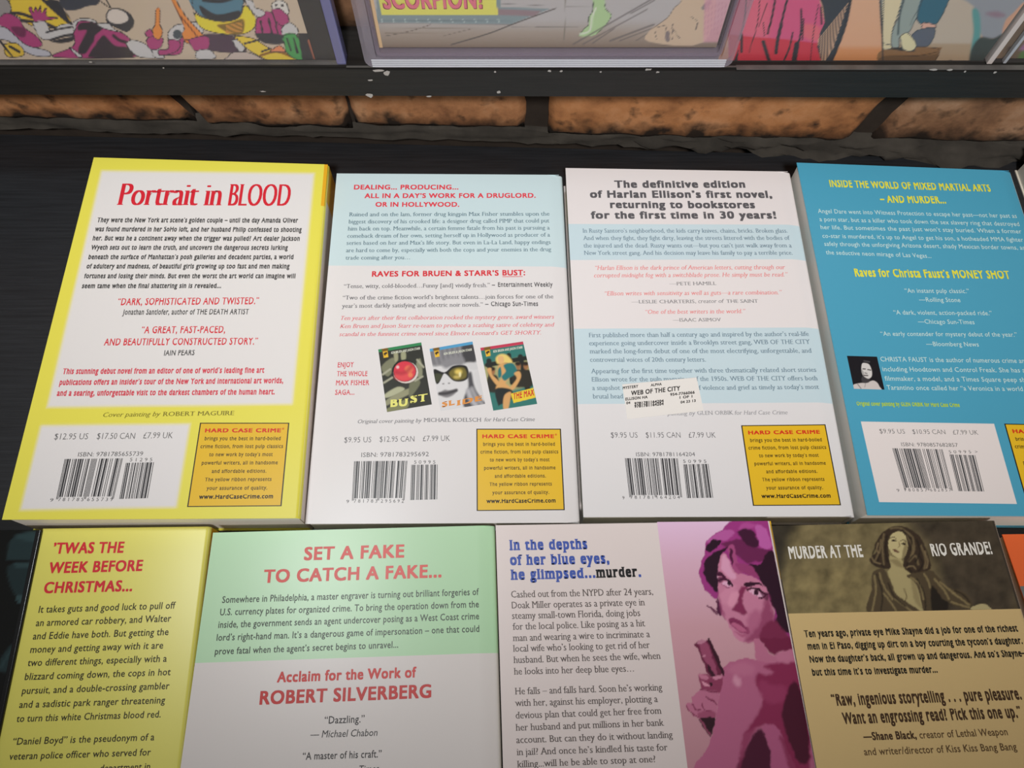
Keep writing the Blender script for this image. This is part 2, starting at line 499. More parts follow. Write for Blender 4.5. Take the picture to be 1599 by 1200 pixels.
# upper shelf board carrying the comics
BY0 = .3030; BZ0, BZ1 = .0636, .0840
def by(x): return BY0 - .004*x
bl = .70
shelf = empty('upper_shelf_board', (0, BY0, BZ0))
tag(shelf, 'narrow black shelf board with scuffed edge under the upright comics', 'shelf')
bm = bmesh.new()
pts = [(-bl, by(-bl)), (bl, by(bl)), (bl, wall_y(bl)+.004), (-bl, wall_y(-bl)+.004)]
V, Fs = prism(pts, BZ0, BZ1)
vs = [bm.verts.new((v[0], v[1]-BY0, v[2]-BZ0)) for v in V]
for f in Fs: bm.faces.new([vs[i] for i in f])
fe = [e for e in bm.edges if all(v.co.y < .01 for v in e.verts) and abs(e.verts[0].co.x - e.verts[1].co.x) > .5]
bmesh.ops.bevel(bm, geom=fe, offset=.0012, segments=2, affect='EDGES')
me = bpy.data.meshes.new('board'); bm.to_mesh(me); bm.free(); me.materials.append(M_BOARD)
o = bpy.data.objects.new('board', me); COL.objects.link(o); o.parent = shelf
for xa, xb, w in ((-.70, -.085, .0046), (-.085, .115, .0010), (.115, .70, .0030)):
    box_obj('worn_edge', (xa, by(0) - BY0 + .0010 - .004*(xa+xb)/2, BZ1-BZ0 - .0002), (xb, by(0) - BY0 + .0010 + w - .004*(xa+xb)/2, BZ1-BZ0 + .00015), mat('rubbed_paint', (.10, .098, .095), .6, var=.6, vscale=90), shelf)
M_CHIP = mat('bare_chip', (.42, .41, .40), .8)
def chip(px, py, w, h, seed):
    rnd = random.Random(seed); P = aty(px, py, by(0) - .0002)
    n = 9; V = [(0, 0, 0)]
    for i in range(n):
        a = 2*math.pi*i/n; r = .6 + .6*rnd.random()
        V.append((w/2*r*math.cos(a)/2900, 0, h/2*r*math.sin(a)/2100))
    Pl = P - Vector((0, BY0, BZ0))
    V = [(v[0]+Pl.x, Pl.y - .004*P.x, v[2]+Pl.z) for v in V]
    return mesh_obj('paint_chip', V, [(0, i+1, (i+1) % n+1) for i in range(n)], M_CHIP, shelf)
for i, (x, y, w, h) in enumerate([(590, 111, 18, 4), (604, 115, 12, 7), (578, 126, 7, 3), (577, 150, 14, 7), (773, 112, 4, 3), (858, 111, 5, 3), (876, 111, 5, 3), (938, 112, 4, 3), (1012, 108, 12, 3), (1027, 112, 6, 3), (779, 144, 6, 5), (1457, 107, 14, 3), (1482, 107, 11, 3), (1506, 110, 4, 3), (1553, 111, 6, 3), (410, 144, 9, 2), (141, 99, 6, 2), (255, 108, 3, 2), (670, 151, 10, 3)]):
    chip(x, y, w, h, i)

# ================================================================== books
M_PAGE = {}
def page_mat(rgb):
    k = tuple(rgb)
    if k in M_PAGE: return M_PAGE[k]
    m = bpy.data.materials.new('page_edges'); m.use_nodes = True
    nt = m.node_tree; p = nt.nodes['Principled BSDF']
    tc = nt.nodes.new('ShaderNodeTexCoord'); mp = nt.nodes.new('ShaderNodeMapping'); mp.inputs['Scale'].default_value = (6, 6, 2600)
    nz = nt.nodes.new('ShaderNodeTexNoise'); nz.inputs['Scale'].default_value = 1.0; nz.inputs['Detail'].default_value = 2
    mx = nt.nodes.new('ShaderNodeMix'); mx.data_type = 'RGBA'
    mx.inputs[6].default_value = (*[v*.85 for v in rgb], 1); mx.inputs[7].default_value = (*[min(.9, v*1.18) for v in rgb], 1)
    nt.links.new(tc.outputs['Object'], mp.inputs['Vector']); nt.links.new(mp.outputs['Vector'], nz.inputs['Vector'])
    nt.links.new(nz.outputs['Fac'], mx.inputs[0]); nt.links.new(mx.outputs[2], p.inputs['Base Color'])
    p.inputs['Roughness'].default_value = .8
    M_PAGE[k] = m
    return m

class Book:
    def __init__(s, label, quad, t, base, gain, group, bands=None, spine=None, page=(0.79, 0.72, 0.60), rough=.30, r=.0022, length=None, front=None, roll=0.0):
        """quad: pixels of TL,TR,BR,BL of the cover lying at height t (BR/BL may be points along the side edges when length is given)"""
        P = [at(*q, t) if not isinstance(q, Vector) else q for q in quad]
        if length:
            P[2] = P[1] + (P[2]-P[1]).normalized()*length
            P[3] = P[0] + (P[3]-P[0]).normalized()*length
        s.P, s.t, s.gain, s.rough = P, t, gain, rough
        TL, TR, BR, BL = P
        s.o = Vector(((TL.x+BR.x)/2, (TL.y+BR.y)/2, 0))
        s.root = empty('paperback_book', s.o); tag(s.root, label, 'book', group)
        e = (TR-TL).normalized()
        def row(a, b):   # cross section along left point a, right point b
            dn = Vector((0, 0, -roll))
            pts = [a] + ([b - e*.009, b - e*.006 + dn*.3, b - e*.0035 + dn*.75] if roll else []) + [b - e*r + dn]
            for k in range(1, 5):
                q = k/4*math.pi/2
                pts.append(b - e*r + e*r*math.sin(q) + Vector((0, 0, -r + r*math.cos(q))) + dn)
            return pts
        bands = bands or []
        fr = [(0.0, 0.0)]
        cols = [base]
        for (pl, pr, c) in bands:      # boundary pixel on the left / right edge, colour below it
            fl = (at(*pl, t)-TL).dot((BL-TL).normalized())/(BL-TL).length
            fr_ = (at(*pr, t)-TR).dot((BR-TR).normalized())/(BR-TR).length
            fr.append((fl, fr_)); cols.append(c)
        fr.append((1.0, 1.0))
        mats = []; V, Fs, mi = [], [], []
        for k in range(len(cols)):
            m = s.m(cols[k])
            if m not in mats: mats.append(m)
            n0 = len(V)
            for (a, b) in (fr[k], fr[k+1]):
                V += row(TL.lerp(BL, a), TR.lerp(BR, b))
            nr = 9 if roll else 6
            for i in range(nr-1):
                Fs.append((n0+nr+i, n0+nr+i+1, n0+i+1, n0+i)); mi.append(mats.index(m))
        # thickness of the card along the three open sides
        th = Vector((0, 0, -.0005)); n0 = len(V)
        V += [TL, BL, BR - e*r, TR - e*r, TL+th, BL+th, BR - e*r + th, TR - e*r + th]
        for a, b in ((0, 1), (1, 2), (3, 0)):
            Fs.append((n0+a, n0+4+a, n0+4+b, n0+b)); mi.append(0 if a != 1 else mats.index(s.m(cols[-1])))
        s.cover = mesh_obj('back_cover', [v - s.o for v in V], Fs, mats, s.root, mi)
        for p in s.cover.data.polygons: p.use_smooth = True
        s.cover.data.set_sharp_from_angle(angle=.6)
        # spine
        spine = spine or [(1.0, cols[-1])]
        V, Fs, mi, mats = [], [], [], []
        f0 = 0.0
        for f1, c in spine:
            m = s.m(c)
            if m not in mats: mats.append(m)
            n0 = len(V)
            for f in (f0, f1):
                b = TR.lerp(BR, f)
                V += [Vector((b.x, b.y, t-r-roll)), Vector((b.x, b.y, .0)), Vector((b.x, b.y, .0)) - e*.0006, Vector((b.x, b.y, t-r-roll)) - e*.0006]
            Fs += [(n0, n0+4, n0+5, n0+1), (n0+3, n0+2, n0+6, n0+7)]; mi += [mats.index(m)]*2
            f0 = f1
        mesh_obj('spine', [v - s.o for v in V], Fs, mats, s.root, mi)
        # pages
        f = (BL-TL).normalized()
        q = [BL + e*.0010 - f*.0011, BR - e*.0008 - f*.0011, TR - e*.0008 + f*.0009, TL + e*.0010 + f*.0009]
        V, Fs = prism(q, .0006, t-.0005-roll)
        mesh_obj('page_block', [Vector(v) - s.o for v in V], Fs, page_mat(page), s.root)
        V, Fs = prism([BL, BR, TR, TL], 0.0, .0006)
        mesh_obj('front_cover', [Vector(v) - s.o for v in V], Fs, s.m(front or base), s.root)
        s.sheet = Sheet(lambda x, y: at(x, y, t), lambda p: s.up, .00012)
        s.up = ((TL-BL).normalized() + (TR-BR).normalized()).normalized()
        s.sheet.nrm = Vector((0, 0, 1))
    def m(s, c, name='cover_card'): return mat(name, albedo(c, s.gain), s.rough)
    def ink(s, c): return mat('print_ink', albedo(c, s.gain), s.rough + .05)
    def T(s, part, crop, rows, cap, c, style='sans'):
        k = s.ink(c); s.n = getattr(s, 'n', 0) + 1
        part = part + '#%d' % s.n          # each block of lettering is a part of its own
        for (txt, xl, yl, xr, yr) in rows: s.sheet.text(part, crop, txt, xl, yl, xr, yr, cap, k, style)
    def panel(s, part, crop, pts, c, level=-.00006): s.sheet.poly(part, [crop(*p) for p in pts], s.ink(c), level)
    def bars(s, part, crop, quad, code, c, guard=0.06):
        TL, TR, BR, BL = [np.array(crop(*p)) for p in quad]; n = len(code); k = s.ink(c); i = 0
        while i < n:
            if code[i] == '1':
                j = i
                while j < n and code[j] == '1': j += 1
                a, b = i/n, j/n
                g = guard if n > 90 and (i < 3 or i > n-4 or 45 <= i < 50) else 0
                bl, br = BL*(1-a)+BR*a, BL*(1-b)+BR*b
                tl, tr = TL*(1-a)+TR*a, TL*(1-b)+TR*b
                s.sheet.poly(part, [tl, tr, br + (br-tr)*g, bl + (bl-tl)*g], k)
                i = j
            else: i += 1
    def barcode(s, crop, quad, isbn, nine, left, right, yd, capd, addon, aquad, adig, c, acap=None):
        s.bars('barcode', crop, quad, ean13(isbn), c)
        s.bars('barcode', crop, aquad, ean5(addon), c)
        s.T('barcode_digits', crop, [(isbn[0], *nine[:1], yd+3, nine[1], yd+3), (' '.join(isbn[1:7]), left[0], yd, left[1], yd), (' '.join(isbn[7:]), right[0], yd, right[1], yd), (' '.join(addon), adig[0], adig[2], adig[1], adig[2])], capd, c, 'thin')
    def pubbox(s, crop, quad, reg=True):
        TL, TR, BR, BL = [np.array(crop(*p), float) for p in quad]
        def pt(u, v): return (TL*(1-u)+TR*u)*(1-v) + (BL*(1-u)+BR*u)*v
        s.sheet.poly('box', [TL, TR, BR, BL], s.ink((35, 30, 25)), -.00007)
        a, b = .013, .011
        s.sheet.poly('box', [pt(a, b), pt(1-a, b), pt(1-a, 1-b), pt(a, 1-b)], s.ink((228, 180, 38)), -.00003)
        h = np.linalg.norm(BL-TL)
        rows = [('HARD CASE CRIME', .07, .915, .114, .043, (205, 55, 30), 'xbold'), ('brings you the best in hard-boiled', .08, .92, .209, .042, None, 'cond'), ('crime fiction, from lost pulp classics', .047, .955, .303, .042, None, 'cond'),
                ("to new work by today’s most", .155, .85, .40, .042, None, 'cond'), ('powerful writers, all in handsome', .088, .915, .499, .042, None, 'cond'), ('and affordable editions.', .21, .80, .598, .042, None, 'cond'),
                ('The yellow ribbon represents', .148, .865, .697, .042, None, 'cond'), ('your assurance of quality.', .18, .83, .80, .042, None, 'cond'), ('www.HardCaseCrime.com', .112, .90, .905, .046, (40, 32, 20), 'condb')]
        for txt, u0, u1, v, cap, c, st in rows:
            p, q = pt(u0, v), pt(u1, v)
            s.sheet.text('box_text', PXC, txt, p[0], p[1], q[0], q[1], cap*h, s.ink(c or (75, 60, 25)), st)
        if reg:
            p, q = pt(.925, .085), pt(.95, .085)
            s.sheet.text('box_text', PXC, '®', p[0], p[1], q[0], q[1], .022*h, s.ink((205, 55, 30)), 'sans')
    def done(s, names):
        for part in [p for p in s.sheet.groups if p.split('#')[0] in names]: s.sheet.build(part, names[part.split('#')[0]], s.cover, s.o)
        b = s.sheet.build('box', 'publisher_box', s.root, s.o)
        if b: s.sheet.build('box_text', 'box_text', b, s.o)
        assert not s.sheet.groups, s.sheet.groups.keys()
BACK, FRONT = 'paperbacks in the back row', 'paperbacks in the front row'
NAMES = {k: k for k in ('title_text', 'blurb_text', 'quote_text', 'credit_text', 'price_text', 'barcode', 'barcode_digits', 'print_panel', 'ribbon')}
WHITE = (217, 214, 216)

# ---- yellow bordered book
D, E = Crop(0, 240, 2.961), Crop(0, 540, 2.961)
b = Book('yellow bordered paperback with white text panel and red serif title, leftmost in back row', [(146.5, 246), (513, 257), (468, 810), (3, 812)], .026, (226, 214, 84), GB, BACK,
         spine=[(.118, (228, 165, 35)), (1.0, (222, 205, 196))], page=(0.84, 0.79, 0.72))
def paint_a(X, Y):
    p = Paint(X, Y, (226, 214, 84))
    p.poly([D(470, 80), D(1452, 92), E(1352, 271), E(218, 285)], (217, 215, 217), 7, 1, False)
    p.poly([E(190, 370), E(878, 362), E(815, 748), E(95, 760)], (217, 215, 218), 7, 1, False)
    return p.C
TL, TR, BR, BL = b.P
e_ = (TR-TL).normalized()
art_obj('printed_border', [p + Vector((0, 0, .00003)) for p in (TL, TR - e_*.0023, BR - e_*.0023, BL)], 130, 190, paint_a, GB, b.cover, b.o, .35)
b.panel('ribbon', PXC, [(506.5, 257), (512, 257.2), (506.5, 322), (501, 321.5)], (228, 165, 35))
RED, BLK = (205, 36, 52), (72, 72, 74)
b.T('title_text', D, [('Portrait', 540, 241, 912, 242), ('in', 940, 243, 1022, 243), ('BLOOD', 1050, 244, 1338, 245)], 104, RED, 'didone')
b.T('blurb_text', D, [("They were the New York art scene’s golden couple – until the day Amanda Oliver", 448, 318, 1377, 320),
 ("was found murdered in her SoHo loft, and her husband Philip confessed to shooting", 438, 360, 1394, 363),
 ("her. But was he a continent away when the trigger was pulled? Art dealer Jackson", 428, 402, 1385, 404),
 ("Wyeth sets out to learn the truth, and uncovers the dangerous secrets lurking", 420, 445, 1330, 446),
 ("beneath the surface of Manhattan’s posh galleries and decadent parties, a world", 408, 489, 1356, 489),
 ("of adultery and madness, of beautiful girls growing up too fast and men making", 399, 532, 1338, 532),
 ("fortunes and losing their minds. But even the worst the art world can imagine will", 388, 577, 1365, 577),
 ("seem tame when the final shattering sin is revealed...", 378, 623, 1022, 622)], 21, BLK, 'condb')
b.T('quote_text', D, [("“DARK, SOPHISTICATED AND TWISTED.”", 542, 702, 1195, 697), ("“A GREAT, FAST-PACED,", 652, 832, 1040, 830), ("AND BEAUTIFULLY CONSTRUCTED STORY.”", 480, 888, 1190, 884)], 31, (208, 48, 60), 'cond')
b.T('quote_text', D, [("Jonathan Santlofer, author of THE DEATH ARTIST", 566, 746, 1149, 744)], 24, BLK, 'cond')
b.T('quote_text', D, [("IAIN PEARS", 758, 935, 898, 933)], 24, BLK, 'cond')
b.T('quote_text', E, [("This stunning debut novel from an editor of one of world’s leading fine art", 288, 132, 1221, 126),
 ("publications offers an insider’s tour of the New York and international art worlds,", 274, 183, 1309, 174),
 ("and a searing, unforgettable visit to the darkest chambers of the human heart.", 262, 233, 1270, 226)], 25, (208, 72, 88), 'condb')
b.T('credit_text', E, [("Cover painting by", 476, 331, 741, 327)], 21, (120, 112, 40), 'serifi')
b.T('credit_text', E, [("ROBERT MAGUIRE", 752, 327, 1082, 322)], 20, (120, 112, 40), 'serif')
b.T('price_text', E, [("$12.95 US", 250, 435, 405, 434), ("$17.50 CAN", 447, 433, 622, 432), ("£7.99 UK", 662, 430, 797, 429)], 28, (95, 95, 97), 'thin')
b.T('price_text', E, [("ISBN: 9781785655739", 360, 514, 660, 510)], 20, (85, 85, 87), 'light')
b.barcode(E, [(300, 525), (568, 522), (528, 698), (262, 701)], '9781785655739', (230, 245), (268, 385), (402, 520), 720, 16, '51295', [(583, 543), (712, 540), (683, 706), (552, 710)], (600, 703, 536), (50, 50, 54))
b.pubbox(E, [(925, 357), (1338, 357), (1302, 743), (865, 747)])
b.done(NAMES)

# ---- pale blue / white book with three small covers
Fc, G = Crop(470, 260, 3.634), Crop(470, 520, 3.634)
b = Book('white paperback with pale blue top panel and three tilted thumbnail covers', [(525.9, 271), (878.5, 273.2), (906.5, 817), (476.5, 818.6)], .017, (193, 213, 222), GB, BACK, roll=.0011,
         bands=[(Fc(160, 563), Fc(1508, 569), (216, 214, 217))], spine=[(.12, (200, 190, 70)), (1.0, (214, 212, 208))], page=(0.84, 0.83, 0.74))
R2, SB, SG = (216, 62, 76), (92, 118, 132), (98, 98, 104)
b.T('title_text', Fc, [("DEALING... PRODUCING...", 300, 131, 893, 131), ("ALL IN A DAY’S WORK FOR A DRUGLORD.", 360, 180, 1332, 178), ("OR IN HOLLYWOOD.", 422, 229, 898, 229)], 25, R2, 'bold')
b.T('blurb_text', Fc, [("Ruined and on the lam, former drug kingpin Max Fisher stumbles upon the", 273, 284, 1410, 280), ("biggest discovery of his crooked life: a designer drug called PIMP that could put", 269, 325, 1410, 319),
 ("him back on top. Meanwhile, a certain femme fatale from his past is pursuing a", 265, 365, 1412, 359), ("comeback dream of her own, setting herself up in Hollywood as producer of a", 262, 406, 1414, 399),
 ("series based on her and Max’s life story. But even in La-La Land, happy endings", 258, 446, 1417, 441), ("are hard to come by, especially with both the cops and your enemies in the drug", 255, 488, 1420, 482), ("trade coming after you…", 252, 530, 618, 528)], 22, SB, 'serif')
b.T('title_text', Fc, [("RAVES FOR BRUEN & STARR’S", 402, 626, 1122, 620), ("BUST:", 1143, 619, 1272, 618)], 29, (206, 46, 58), 'bold')
b.panel('title_text', Fc, [(1143, 625), (1258, 624), (1258, 627), (1143, 628)], (206, 46, 58), 0)
b.T('quote_text', Fc, [("“Tense, witty, cold-blooded…Funny [and] vividly fresh.”", 243, 692, 1072, 686), ("“Two of the crime fiction world’s brightest talents…join forces for one of the", 236, 757, 1432, 750), ("year’s most darkly satisfying and electric noir novels.”", 231, 804, 1032, 796)], 23, SG, 'serif')
b.T('quote_text', Fc, [("–", 1083, 686, 1101, 686), ("Entertainment Weekly", 1118, 684, 1428, 684), ("–", 1045, 795, 1064, 795), ("Chicago Sun-Times", 1078, 794, 1345, 793)], 25, (66, 66, 70), 'cond')
b.T('quote_text', Fc, [("Ten years after their first collaboration rocked the mystery genre, award winners", 226, 873, 1437, 865), ("Ken Bruen and Jason Starr re-team to produce a scathing satire of celebrity and", 221, 919, 1440, 910),
 ("scandal in the funniest crime novel since Elmore Leonard’s GET SHORTY.", 216, 965, 1362, 955)], 23, (214, 104, 114), 'serifi')
b.T('title_text', G, [("ENJOY", 208, 197, 298, 195), ("THE WHOLE", 203, 247, 376, 246), ("MAX FISHER", 198, 299, 386, 297), ("SAGA...", 193, 353, 303, 352)], 28, (208, 74, 86), 'cond')
b.T('credit_text', G, [("Original cover painting by", 322, 515, 685, 509)], 22, (112, 112, 118), 'serifi')
b.T('credit_text', G, [("for Hard Case Crime", 1040, 504, 1327, 502)], 22, (112, 112, 118), 'serifi')
b.T('credit_text', G, [("MICHAEL KOELSCH", 696, 507, 1023, 505)], 22, (112, 112, 118), 'serif')
b.T('price_text', G, [("$9.95 US", 245, 624, 398, 622), ("$12.95 CAN", 446, 620, 643, 618), ("£7.99 UK", 692, 616, 845, 614)], 31, (92, 92, 96), 'thin')
b.T('price_text', G, [("ISBN: 9781783295692", 342, 706, 725, 701)], 25, (85, 85, 88), 'light')
b.barcode(G, [(302, 730), (603, 727), (588, 938), (290, 941)], '9781783295692', (257, 272), (300, 432), (453, 583), 965, 19, '50995', [(627, 750), (775, 748), (772, 946), (620, 950)], (642, 762, 744), (40, 40, 44))
b.pubbox(G, [(995, 545), (1475, 545), (1497, 1007), (997, 1012)])
Mc = Crop(580, 520, 6.15)
def mini(X, Y, k):
    p = Paint(X, Y, (40, 42, 36)); p.crop = Mc
    if k == 0:
        for pts, c in [([(95, 330), (200, 240), (240, 300), (160, 420)], (118, 120, 96)), ([(215, 190), (250, 185), (255, 260), (225, 275)], (150, 150, 120)), ([(285, 190), (325, 180), (330, 250), (290, 260)], (150, 152, 122)),
                       ([(130, 590), (250, 520), (320, 540), (250, 590), (140, 625)], (168, 170, 142)), ([(150, 640), (330, 545), (400, 530), (390, 575), (240, 650), (140, 700)], (140, 140, 112)), ([(370, 470), (420, 430), (470, 480), (400, 590), (360, 610)], (105, 108, 84)),
                       ([(430, 300), (470, 250), (490, 400), (440, 420)], (132, 134, 110)), ([(150, 730), (330, 640), (345, 720), (155, 760)], (120, 122, 84))]: p.poly(pts, c, 3)
        for q in [((110, 400), (180, 350)), ((120, 480), (200, 430)), ((440, 260), (500, 330)), ((420, 460), (490, 420))]: p.line(q, 3, (160, 160, 140), 2)
        p.ell(322, 375, 128, 118, (16, 12, 12), 1.5); p.ell(330, 380, 120, 106, (206, 196, 190), 1.2); p.ell(320, 370, 112, 101, (30, 12, 14), 1.2)
        p.ell(320, 370, 106, 96, (206, 52, 70), 1.5); p.ell(300, 420, 80, 40, (214, 76, 80), 6, .7); p.ell(360, 350, 40, 36, (222, 120, 84), 5, .8); p.ell(375, 405, 22, 22, (226, 140, 84), 4, .7); p.ell(252, 330, 14, 14, (244, 190, 196), 3); p.line([(240, 380), (290, 390), (340, 370), (380, 330)], 6, (160, 30, 50), 4, .6)
        p.poly([(60, 158), (482, 90), (488, 118), (66, 188)], (44, 128, 80), .6, 1, False)
        bx0 = 105
    elif k == 1:
        p.C[:] = lin((206, 206, 210))
        for i in range(16):
            x = 575 + i*24; p.line([(x, 190 - i*4), (x+6, 240 - i*4), (x + 22, 292 - i*3)], 9, (96, 96, 102) if i % 2 else (140, 140, 146), 6)
        p.poly([(870, 120), (975, 100), (1010, 270), (900, 290)], (60, 60, 64), 6); p.poly([(905, 290), (1000, 290), (1020, 350), (940, 350)], (196, 196, 200), 5)
        p.line([(720, 300), (790, 272), (850, 275)], 14, (130, 130, 136), 6)
        p.poly([(598, 350), (700, 380), (780, 320), (870, 310), (920, 330), (935, 420), (880, 465), (790, 462), (720, 400), (690, 400), (650, 480), (618, 480)], (22, 22, 20), 2)
        p.poly([(610, 395), (680, 405), (645, 465), (622, 470)], (58, 62, 40), 3); p.poly([(745, 390), (800, 340), (880, 335), (912, 380), (900, 435), (800, 452)], (110, 100, 40), 4); p.ell(835, 375, 34, 24, (214, 190, 96), 6); p.ell(820, 425, 30, 14, (190, 170, 90), 5); p.ell(850, 400, 10, 22, (240, 226, 170), 4)
        p.poly([(925, 400), (960, 380), (980, 480), (1010, 560), (1070, 640), (1090, 690), (900, 720), (890, 620), (930, 520)], (70, 70, 76), 5); p.line([(930, 560), (960, 640), (1000, 690)], 8, (170, 170, 178), 5); p.line([(965, 540), (1010, 630), (1060, 680)], 7, (150, 150, 156), 5)
        p.poly([(985, 400), (1040, 380), (1080, 640), (1040, 590)], (200, 200, 204), 5)
        p.poly([(650, 585), (700, 548), (740, 552), (820, 550), (790, 595), (730, 622), (680, 612)], (120, 118, 122), 4); p.line([(655, 585), (730, 580), (815, 552)], 5, (60, 58, 62), 3); p.ell(690, 490, 9, 5, (80, 78, 82), 3); p.ell(745, 485, 9, 5, (80, 78, 82), 3)
        p.poly([(553, 153), (975, 82), (982, 108), (558, 182)], (76, 150, 196), .6, 1, False)
        bx0 = 598
    else:
        p.C[:] = lin((44, 112, 106))
        p.poly([(1085, 320), (1300, 270), (1490, 250), (1540, 470), (1300, 560), (1120, 520)], (206, 186, 116), 8, .55)
        p.line([(1128, 270), (1160, 500)], 8, (24, 30, 26), 2); p.line([(1110, 310), (1500, 240)], 7, (24, 30, 26), 2); p.line([(1320, 215), (1350, 480)], 7, (24, 30, 26), 2); p.line([(1430, 230), (1500, 540)], 8, (24, 30, 26), 2)
        for (cx, cy) in ((1165, 370), (1410, 320), (1485, 320)):
            p.poly([(cx-50, cy+60), (cx, cy+30), (cx+50, cy+60), (cx+60, cy+190), (cx-50, cy+190)], (40, 38, 30), 4); p.ell(cx, cy, 24, 34, (150, 104, 66), 4); p.ell(cx-4, cy-24, 28, 20, (34, 26, 18), 4)
        p.poly([(1195, 240), (1240, 205), (1300, 215), (1350, 270), (1345, 320), (1300, 290), (1240, 300), (1205, 290)], (222, 196, 112), 4)
        p.poly([(1215, 230), (1260, 225), (1275, 270), (1250, 305), (1222, 285)], (216, 172, 116), 3)
        p.poly([(1225, 310), (1300, 290), (1340, 330), (1330, 420), (1290, 480), (1330, 520), (1330, 560), (1200, 550), (1215, 480), (1250, 430), (1215, 390)], (206, 158, 100), 4)
        p.poly([(1270, 310), (1350, 290), (1395, 350), (1380, 400), (1330, 430), (1280, 460), (1250, 420), (1290, 370)], (34, 110, 112), 3); p.poly([(1215, 360), (1240, 330), (1250, 410), (1220, 430)], (34, 110, 112), 3)
        p.poly([(1370, 390), (1420, 370), (1435, 430), (1370, 540), (1330, 530), (1395, 440)], (206, 158, 100), 3); p.poly([(1110, 350), (1150, 340), (1160, 400), (1225, 470), (1200, 500), (1140, 420)], (206, 158, 100), 3)
        p.poly([(1190, 540), (1330, 540), (1365, 600), (1345, 640), (1240, 690), (1215, 690)], (26, 34, 34), 3); p.poly([(1285, 590), (1340, 570), (1330, 660), (1310, 735), (1270, 735), (1265, 650)], (204, 156, 100), 3)
        p.poly([(1338, 585), (1555, 528), (1578, 622), (1365, 675)], (232, 196, 50), .8, 1, False)
        p.poly([(1040, 143), (1460, 82), (1467, 108), (1047, 172)], (186, 52, 80), .6, 1, False)
        bx0 = 1087
    y0 = 152 if k == 0 else 146 if k == 1 else 140
    p.poly([(bx0, y0), (bx0+44, y0-7), (bx0+58, y0+82), (bx0+14, y0+90)], (228, 178, 44), .6, 1, False)
    p.poly([(bx0+12, y0+48), (bx0+40, y0+32), (bx0+48, y0+48), (bx0+32, y0+56), (bx0+28, y0+70)], (40, 30, 20), 1)
    p.line([(bx0+8, y0+14), (bx0+42, y0+8)], 5, (110, 80, 20), 2)
    return p.C
for k, q in enumerate([[(65, 160), (478, 92), (580, 688), (150, 762)], [(558, 155), (970, 83), (1092, 683), (663, 752)], [(1045, 145), (1455, 83), (1592, 683), (1170, 748)]]):
    art_obj('thumbnail_cover', [at(*Mc(*c), b.t + .00006) for c in q], 80, 116, lambda X, Y, k=k: mini(X, Y, k), GB, b.cover, b.o, .35)
b.T('thumbnail_text', Mc, [("BU", 182, 712, 352, 700), ("ST", 372, 676, 538, 652)], 66, (226, 220, 120), 'slab')
b.T('thumbnail_text', Mc, [("SL", 676, 716, 800, 690), ("IDE", 818, 700, 1062, 648)], 46, (212, 140, 66), 'slab')
b.T('thumbnail_text', Mc, [("THE MAX", 1362, 642, 1562, 600)], 56, (196, 54, 44), 'condb')
b.T('thumbnail_text', Mc, [("KEN BRUEN AND JASON STARR", 190, 205, 468, 160), ("KEN BRUEN & JASON STARR", 695, 215, 965, 172), ("KEN BRUEN AND JASON STARR", 1170, 192, 1452, 150)], 22, (205, 208, 196), 'bold')
NM2 = dict(NAMES); NM2['thumbnail_text'] = 'thumbnail_text'
b.done(NM2)

# ---- white book with two pale blue bands and a price sticker
H1, H2 = Crop(870, 250, 3.402), Crop(870, 520, 3.402)
PB = (190, 210, 226)
b = Book('white paperback with two pale blue bands and a shop price sticker', [(883, 262.5), (1236, 268.2), (1338, 807.5), (911, 808)], .0175, (218, 213, 216), GB, BACK, roll=.0011,
         bands=[(H1(58, 340), H1(1288, 345), PB), (H1(74, 532), H1(1328, 529), (219, 215, 218)), (H1(88, 897), H1(1397, 892), PB), (H2(110, 379), H2(1474, 372), (216, 215, 219))], page=(0.84, 0.84, 0.72))
GR = (88, 87, 92)
b.T('title_text', H1, [("The definitive edition", 305, 147, 1000, 147), ("of Harlan Ellison’s first novel,", 175, 200, 1143, 201), ("returning to bookstores", 282, 255, 1052, 256), ("for the first time in 30 years!", 180, 311, 1165, 311)], 36, GR, 'xbold')
SB2 = (112, 134, 150)
b.T('blurb_text', H1, [("In Rusty Santoro’s neighborhood, the kids carry knives, chains, bricks. Broken glass.", 136, 387, 1225, 387), ("And when they fight, they fight dirty, leaving the streets littered with the bodies of", 138, 426, 1238, 425),
 ("the injured and the dead. Rusty wants out—but you can’t just walk away from a", 140, 466, 1247, 465), ("New York street gang. And his decision may leave his family to pay a terrible price.", 143, 505, 1252, 504)], 22, SB2, 'serif')
b.T('quote_text', H1, [("“Harlan Ellison is the dark prince of American letters, cutting through our", 203, 585, 1213, 581), ("corrupted midnight fog with a switchblade prose. He simply must be read.”", 196, 625, 1227, 620),
 ("“Ellison writes with sensitivity as well as guts—a rare combination.”", 254, 721, 1196, 715), ("“One of the best writers in the world.”", 470, 819, 1002, 815)], 23, (224, 128, 130), 'serifi')
b.T('quote_text', H1, [("—PETE HAMILL", 597, 667, 846, 665), ("—LESLIE CHARTERIS,", 395, 763, 738, 761), ("THE SAINT", 900, 760, 1068, 759), ("—ISAAC ASIMOV", 615, 860, 872, 858)], 18, (130, 130, 134), 'serif')
b.T('quote_text', H1, [("creator of", 750, 761, 890, 760)], 21, (130, 130, 134), 'serifi')
b.T('blurb_text', H1, [("First published more than half a century ago and inspired by the author’s real-life", 168, 943, 1337, 936), ("experience going undercover inside a Brooklyn street gang, WEB OF THE CITY", 170, 986, 1345, 978), ("marked the long-form debut of one of the most electrifying, unforgettable, and", 173, 1029, 1353, 1025)], 24, SB2, 'serif')
